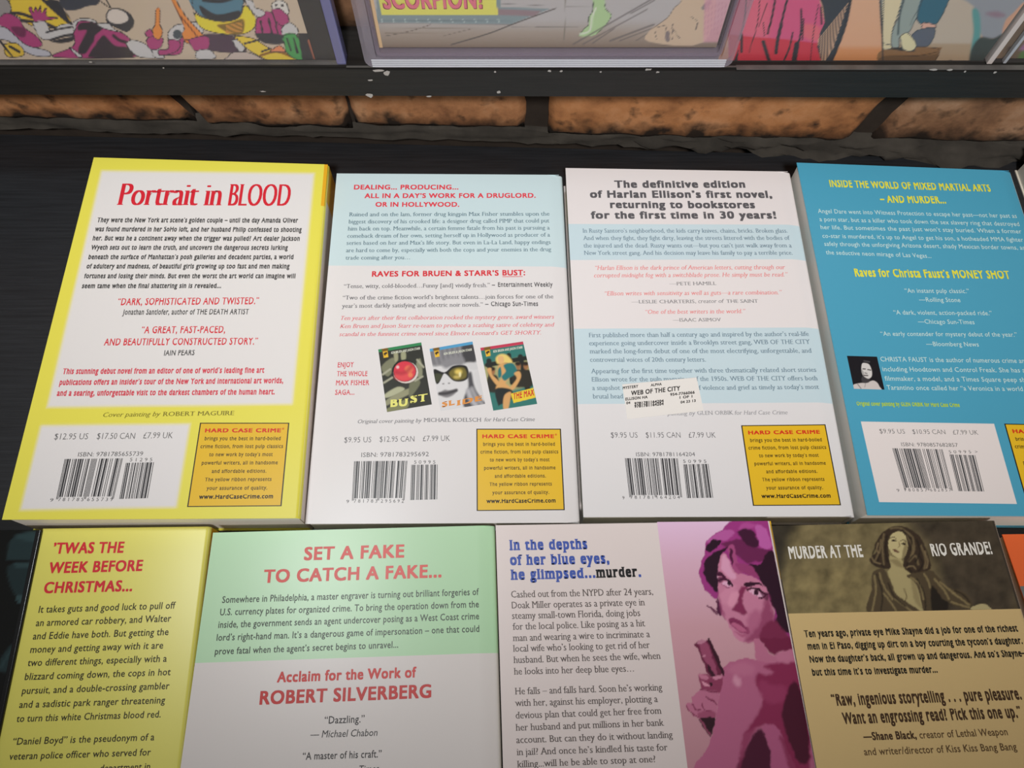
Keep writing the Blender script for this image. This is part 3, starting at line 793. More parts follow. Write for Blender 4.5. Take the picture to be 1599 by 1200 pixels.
b.T('blurb_text', H2, [("controversial voices of 20th century letters.", 175, 155, 790, 154), ("Appearing for the first time together with three thematically related short stories", 180, 216, 1377, 208),
 ("Ellison wrote for the pulp magazines of the 1950s. WEB OF THE CITY offers both", 185, 260, 1385, 253), ("a snapshot", 187, 305, 335, 304), ("f violence and grief as timely as today’s most", 752, 304, 1392, 299), ("brutal head", 189, 350, 352, 349)], 24, SB2, 'serif')
LG = (150, 150, 156)
b.T('credit_text', H2, [("Original cover painting by", 385, 441, 735, 438)], 22, LG, 'serifi')
b.T('credit_text', H2, [("for Hard Case Crime", 943, 436, 1225, 434)], 22, LG, 'serifi')
b.T('credit_text', H2, [("GLEN ORBIK", 745, 437, 937, 435)], 21, LG, 'serif')
b.T('price_text', H2, [("$9.95 US", 286, 558, 428, 558), ("$11.95 CAN", 472, 558, 656, 558), ("£7.99 UK", 700, 558, 843, 558)], 29, (100, 100, 104), 'thin')
b.T('price_text', H2, [("ISBN: 9781781164204", 420, 657, 733, 656)], 21, (90, 90, 94), 'light')
b.barcode(H2, [(360, 667), (640, 668), (662, 863), (383, 863)], '9781781164204', (347, 358), (390, 510), (530, 652), 883, 17, '50995', [(670, 700), (803, 697), (828, 877), (690, 879)], (670, 793, 692), (48, 48, 52))
b.pubbox(H2, [(977, 492), (1425, 487), (1508, 917), (1040, 920)], reg=False)
# the sticker
st = Sheet(lambda x, y: at(x, y, b.t), lambda p: Vector((.07, 1, 0)).normalized(), .00030); st.nrm = Vector((0, 0, 1))
m_st = mat('sticker_paper', albedo((226, 224, 217), GB), .55)
qs = [H2(345, 275), H2(740, 238), H2(778, 415), H2(372, 460)]
Ps = [at(*q, b.t) for q in qs]
V, Fs = prism([Ps[3], Ps[2], Ps[1], Ps[0]], b.t + .00014, b.t + .00026)
sticker = mesh_obj('price_sticker', [Vector(v) - b.o for v in V], Fs, m_st, b.root)
k = mat('print_ink', albedo((36, 34, 34), GB), .5)
for txt, xl, yl, xr, yr, cap, sty in [("MYSTERY", 348, 302, 430, 292, 14, 'bold'), ("ALPHA", 497, 286, 555, 280, 13, 'bold'), ("WEB OF THE CITY", 392, 334, 653, 307, 23, 'bold'), ("ELLISON HA", 362, 361, 480, 349, 14, 'bold'), ("954-7766066", 600, 337, 730, 324, 14, 'bold'),
    ("1 OF 1", 650, 352, 718, 345, 13, 'bold'), ("04", 367, 381, 388, 379, 13, 'bold'), ("9781781164204", 410, 385, 565, 370, 14, 'xbold'), ("9781781164204", 410, 400, 565, 385, 14, 'xbold'), ("04 23 13", 655, 377, 735, 368, 13, 'bold')]:
    st.text('t', H2, txt, xl, yl, xr, yr, cap, k, sty)
st.build('t', 'sticker_text', sticker, b.o)
b.done(NAMES)

# ---- blue book
J1, J2 = Crop(1230, 240, 4.0), Crop(1230, 520, 3.75)
b = Book('turquoise blue paperback with yellow headings and small author photo', [(1244, 254), (1582, 267), (1760, 809), (1354.5, 805)], .024, (74, 156, 188), GB, BACK, roll=.0011, page=(0.84, 0.84, 0.74), spine=[(1.0, (60, 140, 172))])
YL, WB = (226, 218, 66), (188, 218, 228)
b.T('title_text', J1, [("INSIDE THE WORLD OF MIXED MARTIAL ARTS", 265, 208, 1270, 238), ("– AND MURDER...", 580, 306, 990, 312)], 42, YL, 'condb')
b.T('blurb_text', J1, [("Angel Dare went into Witness Protection to escape her past—not her past as", 190, 372, 1432, 403), ("a porn star, but as a killer who took down the sex slavery ring that destroyed", 200, 423, 1448, 454), ("her life. But sometimes the past just won’t stay buried. When a former", 207, 473, 1462, 500),
 ("co-star is murdered, it’s up to Angel to get his son, a hotheaded MMA fighter,", 218, 527, 1480, 552), ("safely through the unforgiving Arizona desert, shady Mexican border towns, and", 230, 577, 1505, 602), ("the seductive neon mirage of Las Vegas...", 240, 630, 898, 653)], 26, WB, 'sans')
b.T('title_text', J1, [("Raves for Christa Faust’s MONEY SHOT", 422, 768, 1392, 783)], 48, YL, 'condb')
b.T('quote_text', J1, [("“An instant pulp classic.”", 733, 870, 1135, 873), ("—Rolling Stone", 822, 926, 1080, 929), ("“A dark, violent, action-packed ride.”", 663, 1006, 1278, 1011), ("—Chicago Sun-Times", 815, 1063, 1168, 1067), ("“An early contender for mystery debut of the year.”", 582, 1139, 1435, 1145)], 27, WB, 'sans')
b.T('quote_text', J2, [("—Bloomberg News", 812, 78, 1120, 81)], 26, WB, 'sans')
b.T('blurb_text', J2, [("CHRISTA FAUST is the author of numerous crime and", 545, 168, 1408, 178), ("including Hoodtown and Control Freak. She has a", 557, 226, 1392, 233), ("filmmaker, a model, and a Times Square peep sh", 570, 281, 1392, 289), ("Tarantino once called her “a Veronica in a world", 582, 334, 1378, 342)], 27, WB, 'sans')
b.T('credit_text', J2, [("Original cover painting by GLEN ORBIK for Hard Case Crime", 405, 426, 1008, 435)], 22, (176, 206, 66), 'condb')
b.panel('print_panel', J2, [(428, 520), (1208, 533), (1342, 1003), (535, 992)], (220, 214, 215))
b.T('price_text', J2, [("$9.95 US", 540, 590, 688, 592), ("$10.95 CAN", 733, 593, 925, 595), ("£7.99 UK", 970, 596, 1117, 598)], 27, (110, 110, 112), 'thin')
b.T('price_text', J2, [("ISBN: 9780857682857", 667, 665, 998, 669)], 22, (100, 100, 102), 'light')
b.barcode(J2, [(612, 677), (905, 683), (963, 912), (680, 908)], '9780857682857', (640, 655), (684, 818), (836, 958), 930, 18, '50995', [(947, 713), (1097, 718), (1150, 930), (1000, 928)], (945, 1075, 707), (70, 72, 76))
b.T('barcode_digits', J2, [(">", 1098, 707, 1113, 707)], 18, (70, 72, 76), 'thin')
b.pubbox(PXC, [(1568, 662), (1702, 664.5), (1748, 791.5), (1604, 789)], reg=False)
Nc = Crop(1320, 550, 17.14)
def paint_photo(X, Y):
    p = Paint(X, Y, (24, 24, 30)); p.crop = Nc
    p.poly([(210, 890), (300, 850), (420, 830), (560, 822), (650, 790), (750, 765), (850, 820), (910, 920), (930, 1040), (225, 1040)], (196, 190, 190), 1.2)
    p.line([(330, 860), (420, 980)], 1.2, (110, 106, 110), 1); p.line([(540, 840), (520, 940)], 1, (140, 136, 138), 1)
    p.poly([(480, 640), (640, 690), (640, 800), (560, 830), (470, 820), (430, 730)], (60, 58, 62), 1.5)
    p.poly([(450, 310), (560, 300), (640, 340), (690, 440), (715, 560), (700, 660), (620, 715), (520, 670), (460, 600), (430, 480)], (202, 200, 200), 1.2)
    p.poly([(430, 470), (480, 520), (500, 640), (470, 610)], (120, 118, 120), 1.5, .7)
    p.line([(470, 450), (535, 455)], 1.6, (40, 38, 40), 1); p.line([(600, 470), (680, 485)], 1.6, (50, 48, 50), 1)
    p.line([(520, 560), (580, 575)], 1.2, (60, 58, 60), 1); p.line([(500, 625), (600, 630)], 1.8, (70, 62, 66), 1)
    p.line([(500, 240), (640, 265)], 1.5, (84, 84, 88), 2)
    return p.C
art_obj('author_photo', [at(*J2(*c), b.t + .00006) for c in [(347, 135), (523, 140), (567, 333), (388, 328)]], 60, 66, paint_photo, GB, b.cover, b.o, .35)
b.done(NAMES)

# ---- sliver of a fifth book at the right end of the back row
base = at(1584, 267, 0); TLw = Vector((base.x, base.y, .022))
d5 = Vector((.030, -1, 0)).normalized(); r5 = Vector((1, .02, 0)).normalized()
b = Book('paperback showing only its cream page edges, rightmost in back row', [TLw, TLw + r5*.130, TLw + r5*.130 + d5*.2, TLw + d5*.2], .022, (205, 200, 190), GB, BACK, page=(0.84, 0.84, 0.72))
b.done(NAMES)

# ================================================================== front row
# ---- black glossy book
def front_book(label, tl, tr, br, bl, t, base, L=.205, **kw):
    return Book(label, [tl, tr, br, bl], t, base, GF, FRONT, length=L, **kw)
tlb = at(67.3, 826, .014); eb = Vector((1, .004, 0)).normalized()
q0 = at(66.0, 828.0, .014) + Vector((-.0004, 0, 0)); db = (at(0, 1150, .014) - at(67.3, 826, .014)).normalized()
b = Book('glossy black paperback with dim teal picture at the left end of front row', [q0 - eb*.125, q0, q0 + db*.205, q0 - eb*.125 + db*.205], .014, (14, 15, 16), GF, FRONT, rough=.16, r=.0008, page=(0.66, 0.60, 0.50))
def paint_dark(X, Y):
    p = Paint(X, Y, (11, 13, 13)); p.crop = Crop(0, 780, 2.857)
    T1, T2 = (30, 44, 46), (44, 62, 64)
    p.poly([(50, 180), (110, 150), (185, 160), (170, 270), (40, 275), (35, 220)], T1, 3); p.poly([(60, 165), (150, 145), (185, 165), (150, 190)], T2, 5, .6)
    p.poly([(35, 300), (150, 290), (140, 400), (110, 440), (60, 420)], T1, 3, .8); p.poly([(70, 285), (150, 280), (145, 300), (70, 302)], T2, 2, .7); p.poly([(75, 432), (120, 428), (115, 462), (78, 460)], T2, 2)
    p.line([(40, 278), (160, 272)], 3, (10, 10, 10), 1)
    p.poly([(10, 700), (50, 650), (80, 650), (70, 760), (0, 770), (0, 720)], T1, 4); p.line([(0, 760), (40, 690), (75, 650)], 3, T2, 2, .6)
    p.poly([(0, 910), (25, 905), (20, 960), (0, 970)], T1, 3)
    p.poly([(-160, 200), (-40, 260), (-60, 600), (-150, 700)], T1, 6, .6)
    return p.C
TL, TR, BR, BL = b.P
art_obj('printed_picture', [TL.lerp(TR, .2) + Vector((0, 0, .00006)), TR - eb*.0025 + Vector((0, 0, .00006)), TR - eb*.0025 + db*.2 + Vector((0, 0, .00006)), TL.lerp(TR, .2) + db*.2 + Vector((0, 0, .00006))], 90, 160, paint_dark, GF, b.cover, b.o, .16)
b.done(NAMES)

# ---- mustard yellow book
Y1 = Crop(0, 800, 3.0)
YB = (203, 194, 92)
b = front_book('mustard yellow paperback with slanted red heading and black text', (67.3, 826), (328.5, 822.7), (282.5, 1200), (0, 1146.7), .0125, YB, spine=[(.20, (206, 150, 34)), (1.0, (196, 188, 96))], page=(0.79, 0.72, 0.60))
b.T('title_text', Y1, [("’TWAS THE", 245, 195, 577, 190), ("WEEK BEFORE", 225, 287, 665, 275), ("CHRISTMAS...", 203, 380, 618, 370)], 49, (192, 38, 48), 'bold')
b.T('blurb_text', Y1, [("It takes guts and good luck to pull off", 180, 473, 820, 453), ("an armored car robbery, and Walter", 167, 536, 800, 514), ("and Eddie have both. But getting the", 153, 598, 788, 577), ("money and getting away with it are", 141, 661, 763, 640),
 ("two different things, especially with a", 128, 723, 780, 702), ("blizzard coming down, the cops in hot", 115, 788, 798, 765), ("pursuit, and a double-crossing gambler", 102, 854, 792, 830), ("and a sadistic park ranger threatening", 89, 919, 772, 897),
 ("to turn this white Christmas blood red.", 76, 985, 752, 963), ("“Daniel Boyd” is the pseudonym of a", 58, 1092, 722, 1070), ("veteran police officer who served for", 42, 1162, 705, 1141), ("department in", 468, 1217, 702, 1208)], 32, (50, 46, 30), 'sans')
b.done(NAMES)

# ---- green and white book
K1 = Crop(270, 800, 3.0)
b = front_book('paperback with pale green upper panel and red headings on white', (332.7, 832.3), (772.5, 820.7), (783, 1200), (281.7, 1200), .016, (166, 197, 160), roll=.0013, bands=[(K1(106, 708), K1(1521, 660), (200, 192, 187))], spine=[(.2, (200, 150, 40)), (1., (190, 186, 170))], page=(0.82, 0.74, 0.60))
GRD = (192, 62, 52)
b.T('title_text', K1, [("SET A FAKE", 613, 225, 1083, 212), ("TO CATCH A FAKE...", 423, 331, 1258, 305)], 58, GRD, 'bold')
b.T('blurb_text', K1, [("Somewhere in Philadelphia, a master engraver is turning out brilliant forgeries of", 230, 427, 1433, 389), ("U.S. currency plates for organized crime. To bring the operation down from the", 220, 485, 1433, 447), ("inside, the government sends an agent undercover posing as a West Coast crime", 212, 544, 1434, 503),
 ("lord’s right-hand man. It’s a dangerous game of impersonation – one that could", 204, 604, 1435, 562), ("prove fatal when the agent’s secret begins to unravel...", 196, 669, 1055, 636)], 31, (44, 50, 42), 'sans')
b.T('title_text', K1, [("Acclaim for the Work of", 487, 798, 1140, 774)], 47, (184, 46, 40), 'bold')
b.T('title_text', K1, [("ROBERT SILVERBERG", 405, 902, 1210, 869)], 60, (176, 38, 34), 'bold')
b.T('quote_text', K1, [("“Dazzling.”", 710, 993, 897, 986), ("“A master of his craft.”", 607, 1162, 977, 1150)], 34, (44, 40, 40), 'sans')
b.T('quote_text', K1, [("— Michael Chabon", 643, 1059, 958, 1049), ("Times", 872, 1222, 965, 1218)], 33, (44, 40, 40), 'ital')
b.done(NAMES)

# ---- white book with purple painting
L1 = Crop(760, 800, 3.0)
b = front_book('white paperback with blue heading beside a purple painting of a woman with pistol', (774, 820.7), (1203, 814), (1262.5, 1120), (785.5, 1200), .018, (203, 190, 185), r=.0012, spine=[(.2, (214, 150, 30)), (1., (205, 190, 180))], page=(0.82, 0.74, 0.60))
BL_ = (54, 76, 150)
b.T('title_text', L1, [("In the depths", 107, 178, 472, 172), ("of her blue eyes,", 110, 248, 575, 240), ("he glimpsed...", 113, 317, 510, 307), (".", 712, 303, 724, 303)], 45, BL_, 'slab')
b.T('title_text', L1, [("murder", 513, 307, 707, 302)], 45, (22, 20, 22), 'slab')
b.T('blurb_text', L1, [("Cashed out from the NYPD after 24 years,", 115, 402, 780, 388), ("Doak Miller operates as a private eye in", 118, 453, 742, 438), ("steamy small-town Florida, doing jobs", 119, 502, 720, 488), ("for the local police. Like posing as a hit", 121, 553, 743, 536),
 ("man and wearing a wire to incriminate a", 123, 606, 766, 587), ("local wife who’s looking to get rid of her", 124, 656, 765, 638), ("husband. But when he sees the wife, when", 126, 709, 816, 689), ("he looks into her deep blue eyes…", 128, 763, 690, 748),
 ("He falls – and falls hard. Soon he’s working", 133, 856, 823, 837), ("with her, against his employer, plotting a", 133, 911, 803, 891), ("devious plan that could get her free from", 136, 969, 820, 946), ("her husband and put millions in her bank", 136, 1026, 832, 1002),
 ("account. But can they do it without landing", 139, 1084, 872, 1059), ("in jail? And once he’s kindled his taste for", 141, 1141, 848, 1118), ("killing...will he be able to stop at one?", 143, 1198, 792, 1173)], 32, (80, 70, 66), 'serif')
b.panel('ribbon', PXC, [(1201.2, 814.2), (1203.2, 814.1), (1221.5, 905), (1219.3, 905)], (226, 160, 36), .00002)
A6, B6 = Crop(1020, 810, 6.0), Crop(1020, 1000, 6.0)
def paint_woman(X, Y):
    p = Paint(X, Y, (190, 145, 155))
    p.vgrad([(812, (206, 172, 196)), (880, (196, 156, 172)), (980, (186, 140, 148)), (1200, (172, 122, 130))])
    p.warp(2.0, 9.0); p.crop = A6
    H = (142, 46, 112); DK = (36, 6, 28); SK = (182, 112, 138); SH = (128, 46, 82)
    # hair mass
    p.poly([(735, 20), (960, 10), (1090, 20), (1130, 300), (1200, 620), (1270, 950), (1310, 1180), (1180, 1120), (1120, 980), (1140, 880), (1090, 780), (1040, 660), (930, 570), (830, 530), (740, 460), (650, 340), (610, 450), (600, 560), (615, 660), (600, 760), (540, 720), (470, 640), (432, 520), (455, 400), (490, 300), (500, 225), (570, 150), (650, 105)], H, 2)
    p.poly([(500, 225), (580, 150), (700, 105), (760, 130), (700, 200), (600, 210)], (164, 78, 138), 3); p.poly([(960, 60), (1060, 100), (1110, 270), (1020, 280), (975, 180)], (170, 82, 146), 3)
    p.poly([(850, 40), (960, 60), (900, 100), (800, 110)], (158, 64, 128), 4)
    p.poly([(640, 240), (760, 205), (860, 200), (960, 270), (1080, 300), (1130, 330), (1100, 420), (980, 400), (880, 420), (800, 360), (730, 300)], (96, 28, 70), 4)
    p.poly([(495, 275), (560, 200), (640, 215), (600, 265), (545, 315), (512, 312)], DK, 2)
    p.poly([(785, 130), (850, 92), (930, 120), (975, 190), (990, 250), (960, 275), (880, 250), (820, 180)], (56, 14, 42), 4)
    p.poly([(470, 480), (490, 390), (550, 330), (640, 290), (700, 270), (640, 340), (615, 440), (600, 540), (620, 600), (600, 690), (555, 655), (505, 590)], DK, 2.5)
    p.poly([(1060, 330), (1125, 300), (1160, 440), (1210, 650), (1265, 900), (1290, 1060), (1200, 1060), (1130, 1000), (1160, 900), (1110, 820), (1080, 720), (1030, 620), (960, 530), (880, 480), (900, 430), (1000, 430)], (38, 8, 28), 3)
    # face
    p.poly([(645, 335), (690, 350), (720, 420), (760, 490), (850, 520), (930, 545), (1000, 585), (1060, 650), (1085, 760), (1120, 850), (1135, 930), (1110, 1030), (1040, 1110), (950, 1155), (860, 1162), (775, 1125), (735, 1050), (690, 960), (645, 900), (620, 780), (606, 670), (612, 560), (602, 470)], SK, 2.5)
    p.poly([(660, 350), (700, 380), (730, 470), (780, 560), (720, 560), (640, 470)], (204, 146, 172), 5, .8); p.poly([(700, 640), (780, 640), (740, 800), (660, 800), (630, 720)], (196, 128, 152), 8, .6)
    p.poly([(1070, 720), (1110, 830), (1140, 930), (1110, 1040), (1030, 1115), (930, 1155), (860, 1150), (930, 1060), (990, 980), (1020, 860)], SH, 9, .85)
    p.poly([(1040, 1000), (1140, 960), (1230, 1060), (1300, 1170), (1200, 1200), (1000, 1160)], (112, 34, 66), 5)
    p.poly([(740, 240), (770, 300), (790, 400), (860, 480), (800, 520), (750, 480), (725, 380), (700, 290)], (150, 66, 110), 2.5); p.poly([(715, 290), (745, 300), (742, 440), (722, 380)], (70, 16, 50), 2); p.poly([(780, 420), (900, 440), (960, 500), (990, 560), (880, 520), (800, 480)], (136, 52, 98), 3)
    # nose, brows, eyes
    p.poly([(815, 650), (880, 640), (850, 700), (840, 800), (885, 880), (850, 908), (790, 885), (730, 850), (770, 800), (800, 730)], (120, 38, 74), 4)
    p.poly([(735, 700), (800, 690), (775, 800), (735, 840), (700, 790)], (204, 136, 158), 6, .7)
    p.poly([(600, 500), (650, 515), (715, 590), (690, 585), (640, 545), (600, 528)], (64, 16, 44), 1.5)
    p.poly([(862, 604), (930, 596), (1000, 604), (1036, 630), (985, 622), (900, 638), (866, 634)], (46, 10, 32), 1.5)
    p.poly([(645, 604), (690, 590), (732, 630), (690, 640), (655, 626)], (204, 152, 176), 1.4); p.ell(708, 610, 20, 24, (40, 8, 28), 1.2); p.line([(608, 590), (655, 570), (705, 584), (740, 634)], 3.0, (44, 8, 32), 1); p.line([(640, 625), (690, 648), (735, 640)], 1, (130, 60, 90), 1)
    p.poly([(895, 682), (950, 668), (1040, 722), (1005, 738), (930, 712)], (204, 154, 176), 1.4); p.ell(964, 698, 25, 25, (46, 10, 32), 1.2); p.line([(880, 672), (930, 655), (1000, 675), (1068, 716)], 3.4, (40, 8, 28), 1); p.line([(985, 745), (1030, 748), (1068, 716)], 2, (56, 12, 38), 1); p.poly([(600, 560), (640, 548), (700, 570), (660, 580), (620, 610)], (70, 16, 48), 2.5, .8); p.poly([(1000, 690), (1070, 700), (1080, 760), (1040, 756)], (70, 16, 46), 3, .75)
    p.line([(870, 660), (910, 670)], 2, (120, 44, 78), 1.5)
    # mouth
    p.poly([(702, 948), (745, 928), (775, 945), (810, 950), (860, 1000), (905, 1040), (895, 1085), (840, 1075), (770, 1040), (735, 1000)], (122, 40, 78), 2.5); p.poly([(735, 984), (790, 988), (850, 1022), (878, 1058), (835, 1064), (772, 1032)], (170, 88, 120), 3); p.line([(722, 966), (780, 976), (830, 1006), (885, 1048)], 1.2, (92, 24, 56), 1.4, .7)
    p.poly([(760, 1060), (840, 1085), (880, 1100), (830, 1110)], (150, 66, 100), 5, .8)
    # loose strands
    for q in [((600, 760), (640, 900)), ((540, 840), (620, 890)), ((510, 820), (600, 900)), ((590, 780), (625, 860))]: p.line(q, 2.2, (84, 20, 58), 1.5)
    p.poly([(600, 770), (640, 830), (640, 915), (600, 880)], (70, 16, 50), 2)
    p.poly([(600, 690), (640, 800), (680, 950), (640, 900), (612, 790)], (140, 62, 98), 4, .7); p.poly([(900, 900), (990, 860), (1010, 960), (940, 1060), (900, 1100), (860, 1120)], (150, 70, 104), 9, .6)
    # ---- lower half
    p.crop = B6
    p.poly([(440, 1200), (1500, 1200), (1700, 2600), (330, 2600)], (150, 72, 106), 3, 1, False); p.poly([(1100, 1200), (1500, 1200), (1700, 2600), (1250, 2600)], (96, 22, 56), 12, 1, False)
    p.poly([(985, -10), (1290, -10), (1310, 110), (1200, 110), (1150, 150), (1080, 100), (1020, 40)], (104, 26, 58), 4)
    p.poly([(940, -10), (995, -5), (1050, 70), (1130, 150), (1220, 110), (1310, 90), (1330, 210), (1100, 225), (965, 185), (955, 80)], (170, 98, 124), 3)
    p.poly([(655, 265), (735, 205), (850, 170), (960, 185), (1100, 215), (1330, 190), (1380, 440), (1450, 800), (1460, 1240), (440, 1240), (515, 1010), (560, 850), (600, 650), (622, 450), (640, 330)], (164, 88, 118), 1.5)
    p.poly([(1040, 250), (1160, 220), (1340, 210), (1390, 440), (1460, 800), (1460, 1240), (1330, 1240), (1250, 1050), (1180, 860), (1040, 800), (870, 870), (960, 720), (1030, 560), (960, 400), (985, 310), (1060, 330), (1130, 300)], (124, 34, 70), 7)
    p.poly([(1000, 380), (1120, 420), (1240, 440), (1230, 560), (1100, 600), (1010, 520)], (142, 52, 88), 10, .7); p.poly([(1150, 130), (1300, 100), (1330, 200), (1200, 210)], (176, 104, 130), 6, .8)
    p.poly([(1290, 410), (1370, 430), (1440, 760), (1460, 1120), (1360, 1140), (1260, 920), (1205, 700), (1240, 550)], (66, 10, 34), 6)
    p.poly([(1005, 835), (1050, 900), (1100, 1040), (1112, 1120), (1105, 1240), (790, 1240), (850, 1060), (930, 900)], (66, 8, 38), 6)
    p.poly([(790, 1240), (830, 960), (860, 860), (960, 830), (900, 950), (850, 1080)], (128, 40, 76), 7, .8)
    p.poly([(1020, 830), (1100, 785), (1190, 860), (1250, 1020), (1340, 1240), (1115, 1240), (1105, 1080), (1060, 920)], (160, 80, 114), 4)
    p.poly([(1180, 900), (1260, 960), (1330, 1120), (1380, 1240), (1290, 1240), (1230, 1050)], (120, 30, 66), 7, .8)
    p.ell(785, 385, 30, 58, (196, 136, 156), 9, .8, -.4); p.poly([(700, 260), (850, 210), (950, 260), (900, 330), (760, 320)], (176, 104, 130), 10, .6)
    # pistol and hand
    p.poly([(388, 35), (470, 0), (540, 15), (600, 150), (660, 285), (640, 320), (560, 350), (500, 300), (440, 130), (395, 60)], (96, 28, 56), 1.5)
    p.poly([(430, 45), (500, 20), (545, 130), (600, 300), (570, 330), (500, 230)], (138, 64, 92), 3); p.poly([(515, 10), (545, 20), (660, 285), (640, 312)], (50, 8, 28), 1.5); p.poly([(500, 240), (530, 250), (580, 330), (540, 330)], (50, 10, 30), 2); p.ell(460, 15, 45, 16, (180, 120, 140), 2, .8, -.3); p.ell(476, 152, 16, 12, (176, 110, 132), 2)
    p.poly([(425, 320), (500, 322), (560, 350), (640, 335), (645, 420), (610, 500), (470, 480), (440, 400)], (128, 50, 80), 2)
    p.poly([(430, 318), (500, 335), (520, 360), (470, 370), (432, 350)], (176, 104, 128), 1.5); p.poly([(560, 345), (640, 335), (635, 360), (580, 372)], (186, 116, 140), 1.5); p.poly([(455, 385), (520, 420), (530, 440), (480, 430)], (196, 130, 150), 1.5); p.poly([(520, 390), (560, 410), (545, 440)], (44, 8, 26), 1.5)
    p.poly([(445, 455), (520, 475), (610, 490), (600, 620), (575, 720), (430, 738), (340, 670), (305, 625), (325, 592), (365, 590), (355, 540), (410, 500)], (170, 98, 124), 1.5)
    for q in [((500, 535), (560, 570), (595, 600)), ((460, 600), (480, 650), (540, 670)), ((370, 600), (400, 650), (440, 660)), ((440, 455), (520, 480), (600, 485))]: p.line(q, 2, (112, 38, 68), 1.5)
    p.line([(310, 620), (350, 680), (425, 728)], 1.2, (110, 40, 66), 1)
    p.poly([(420, 690), (500, 660), (580, 680), (570, 730), (440, 740)], (136, 58, 88), 4, .8)
    p.poly([(428, 742), (560, 722), (582, 760), (548, 880), (530, 905), (480, 830)], (40, 5, 22), 2); p.line([(440, 750), (535, 890)], 2, (140, 66, 92), 1.5)
    return p.C
q = [L1(798, 50), (1201.5, 814.3), None, L1(941, 1200)]
TRw = at(1201.2, 814.3, b.t); BRw = b.P[2] - (b.P[1]-b.P[0]).normalized()*.0013
TLw = at(*L1(798, 47), b.t); dl = (at(*L1(941, 1200), b.t) - TLw); TRw = b.P[1] - (b.P[1]-b.P[0]).normalized()*.0013
LL = .204
art_obj('painted_woman', [v + Vector((0, 0, .00006)) for v in (TLw, TRw, TRw.lerp(BRw, LL/.205), TLw + dl.normalized()*LL)], 150, 400, paint_woman, GF, b.cover, b.o, .33)
b.done(NAMES)

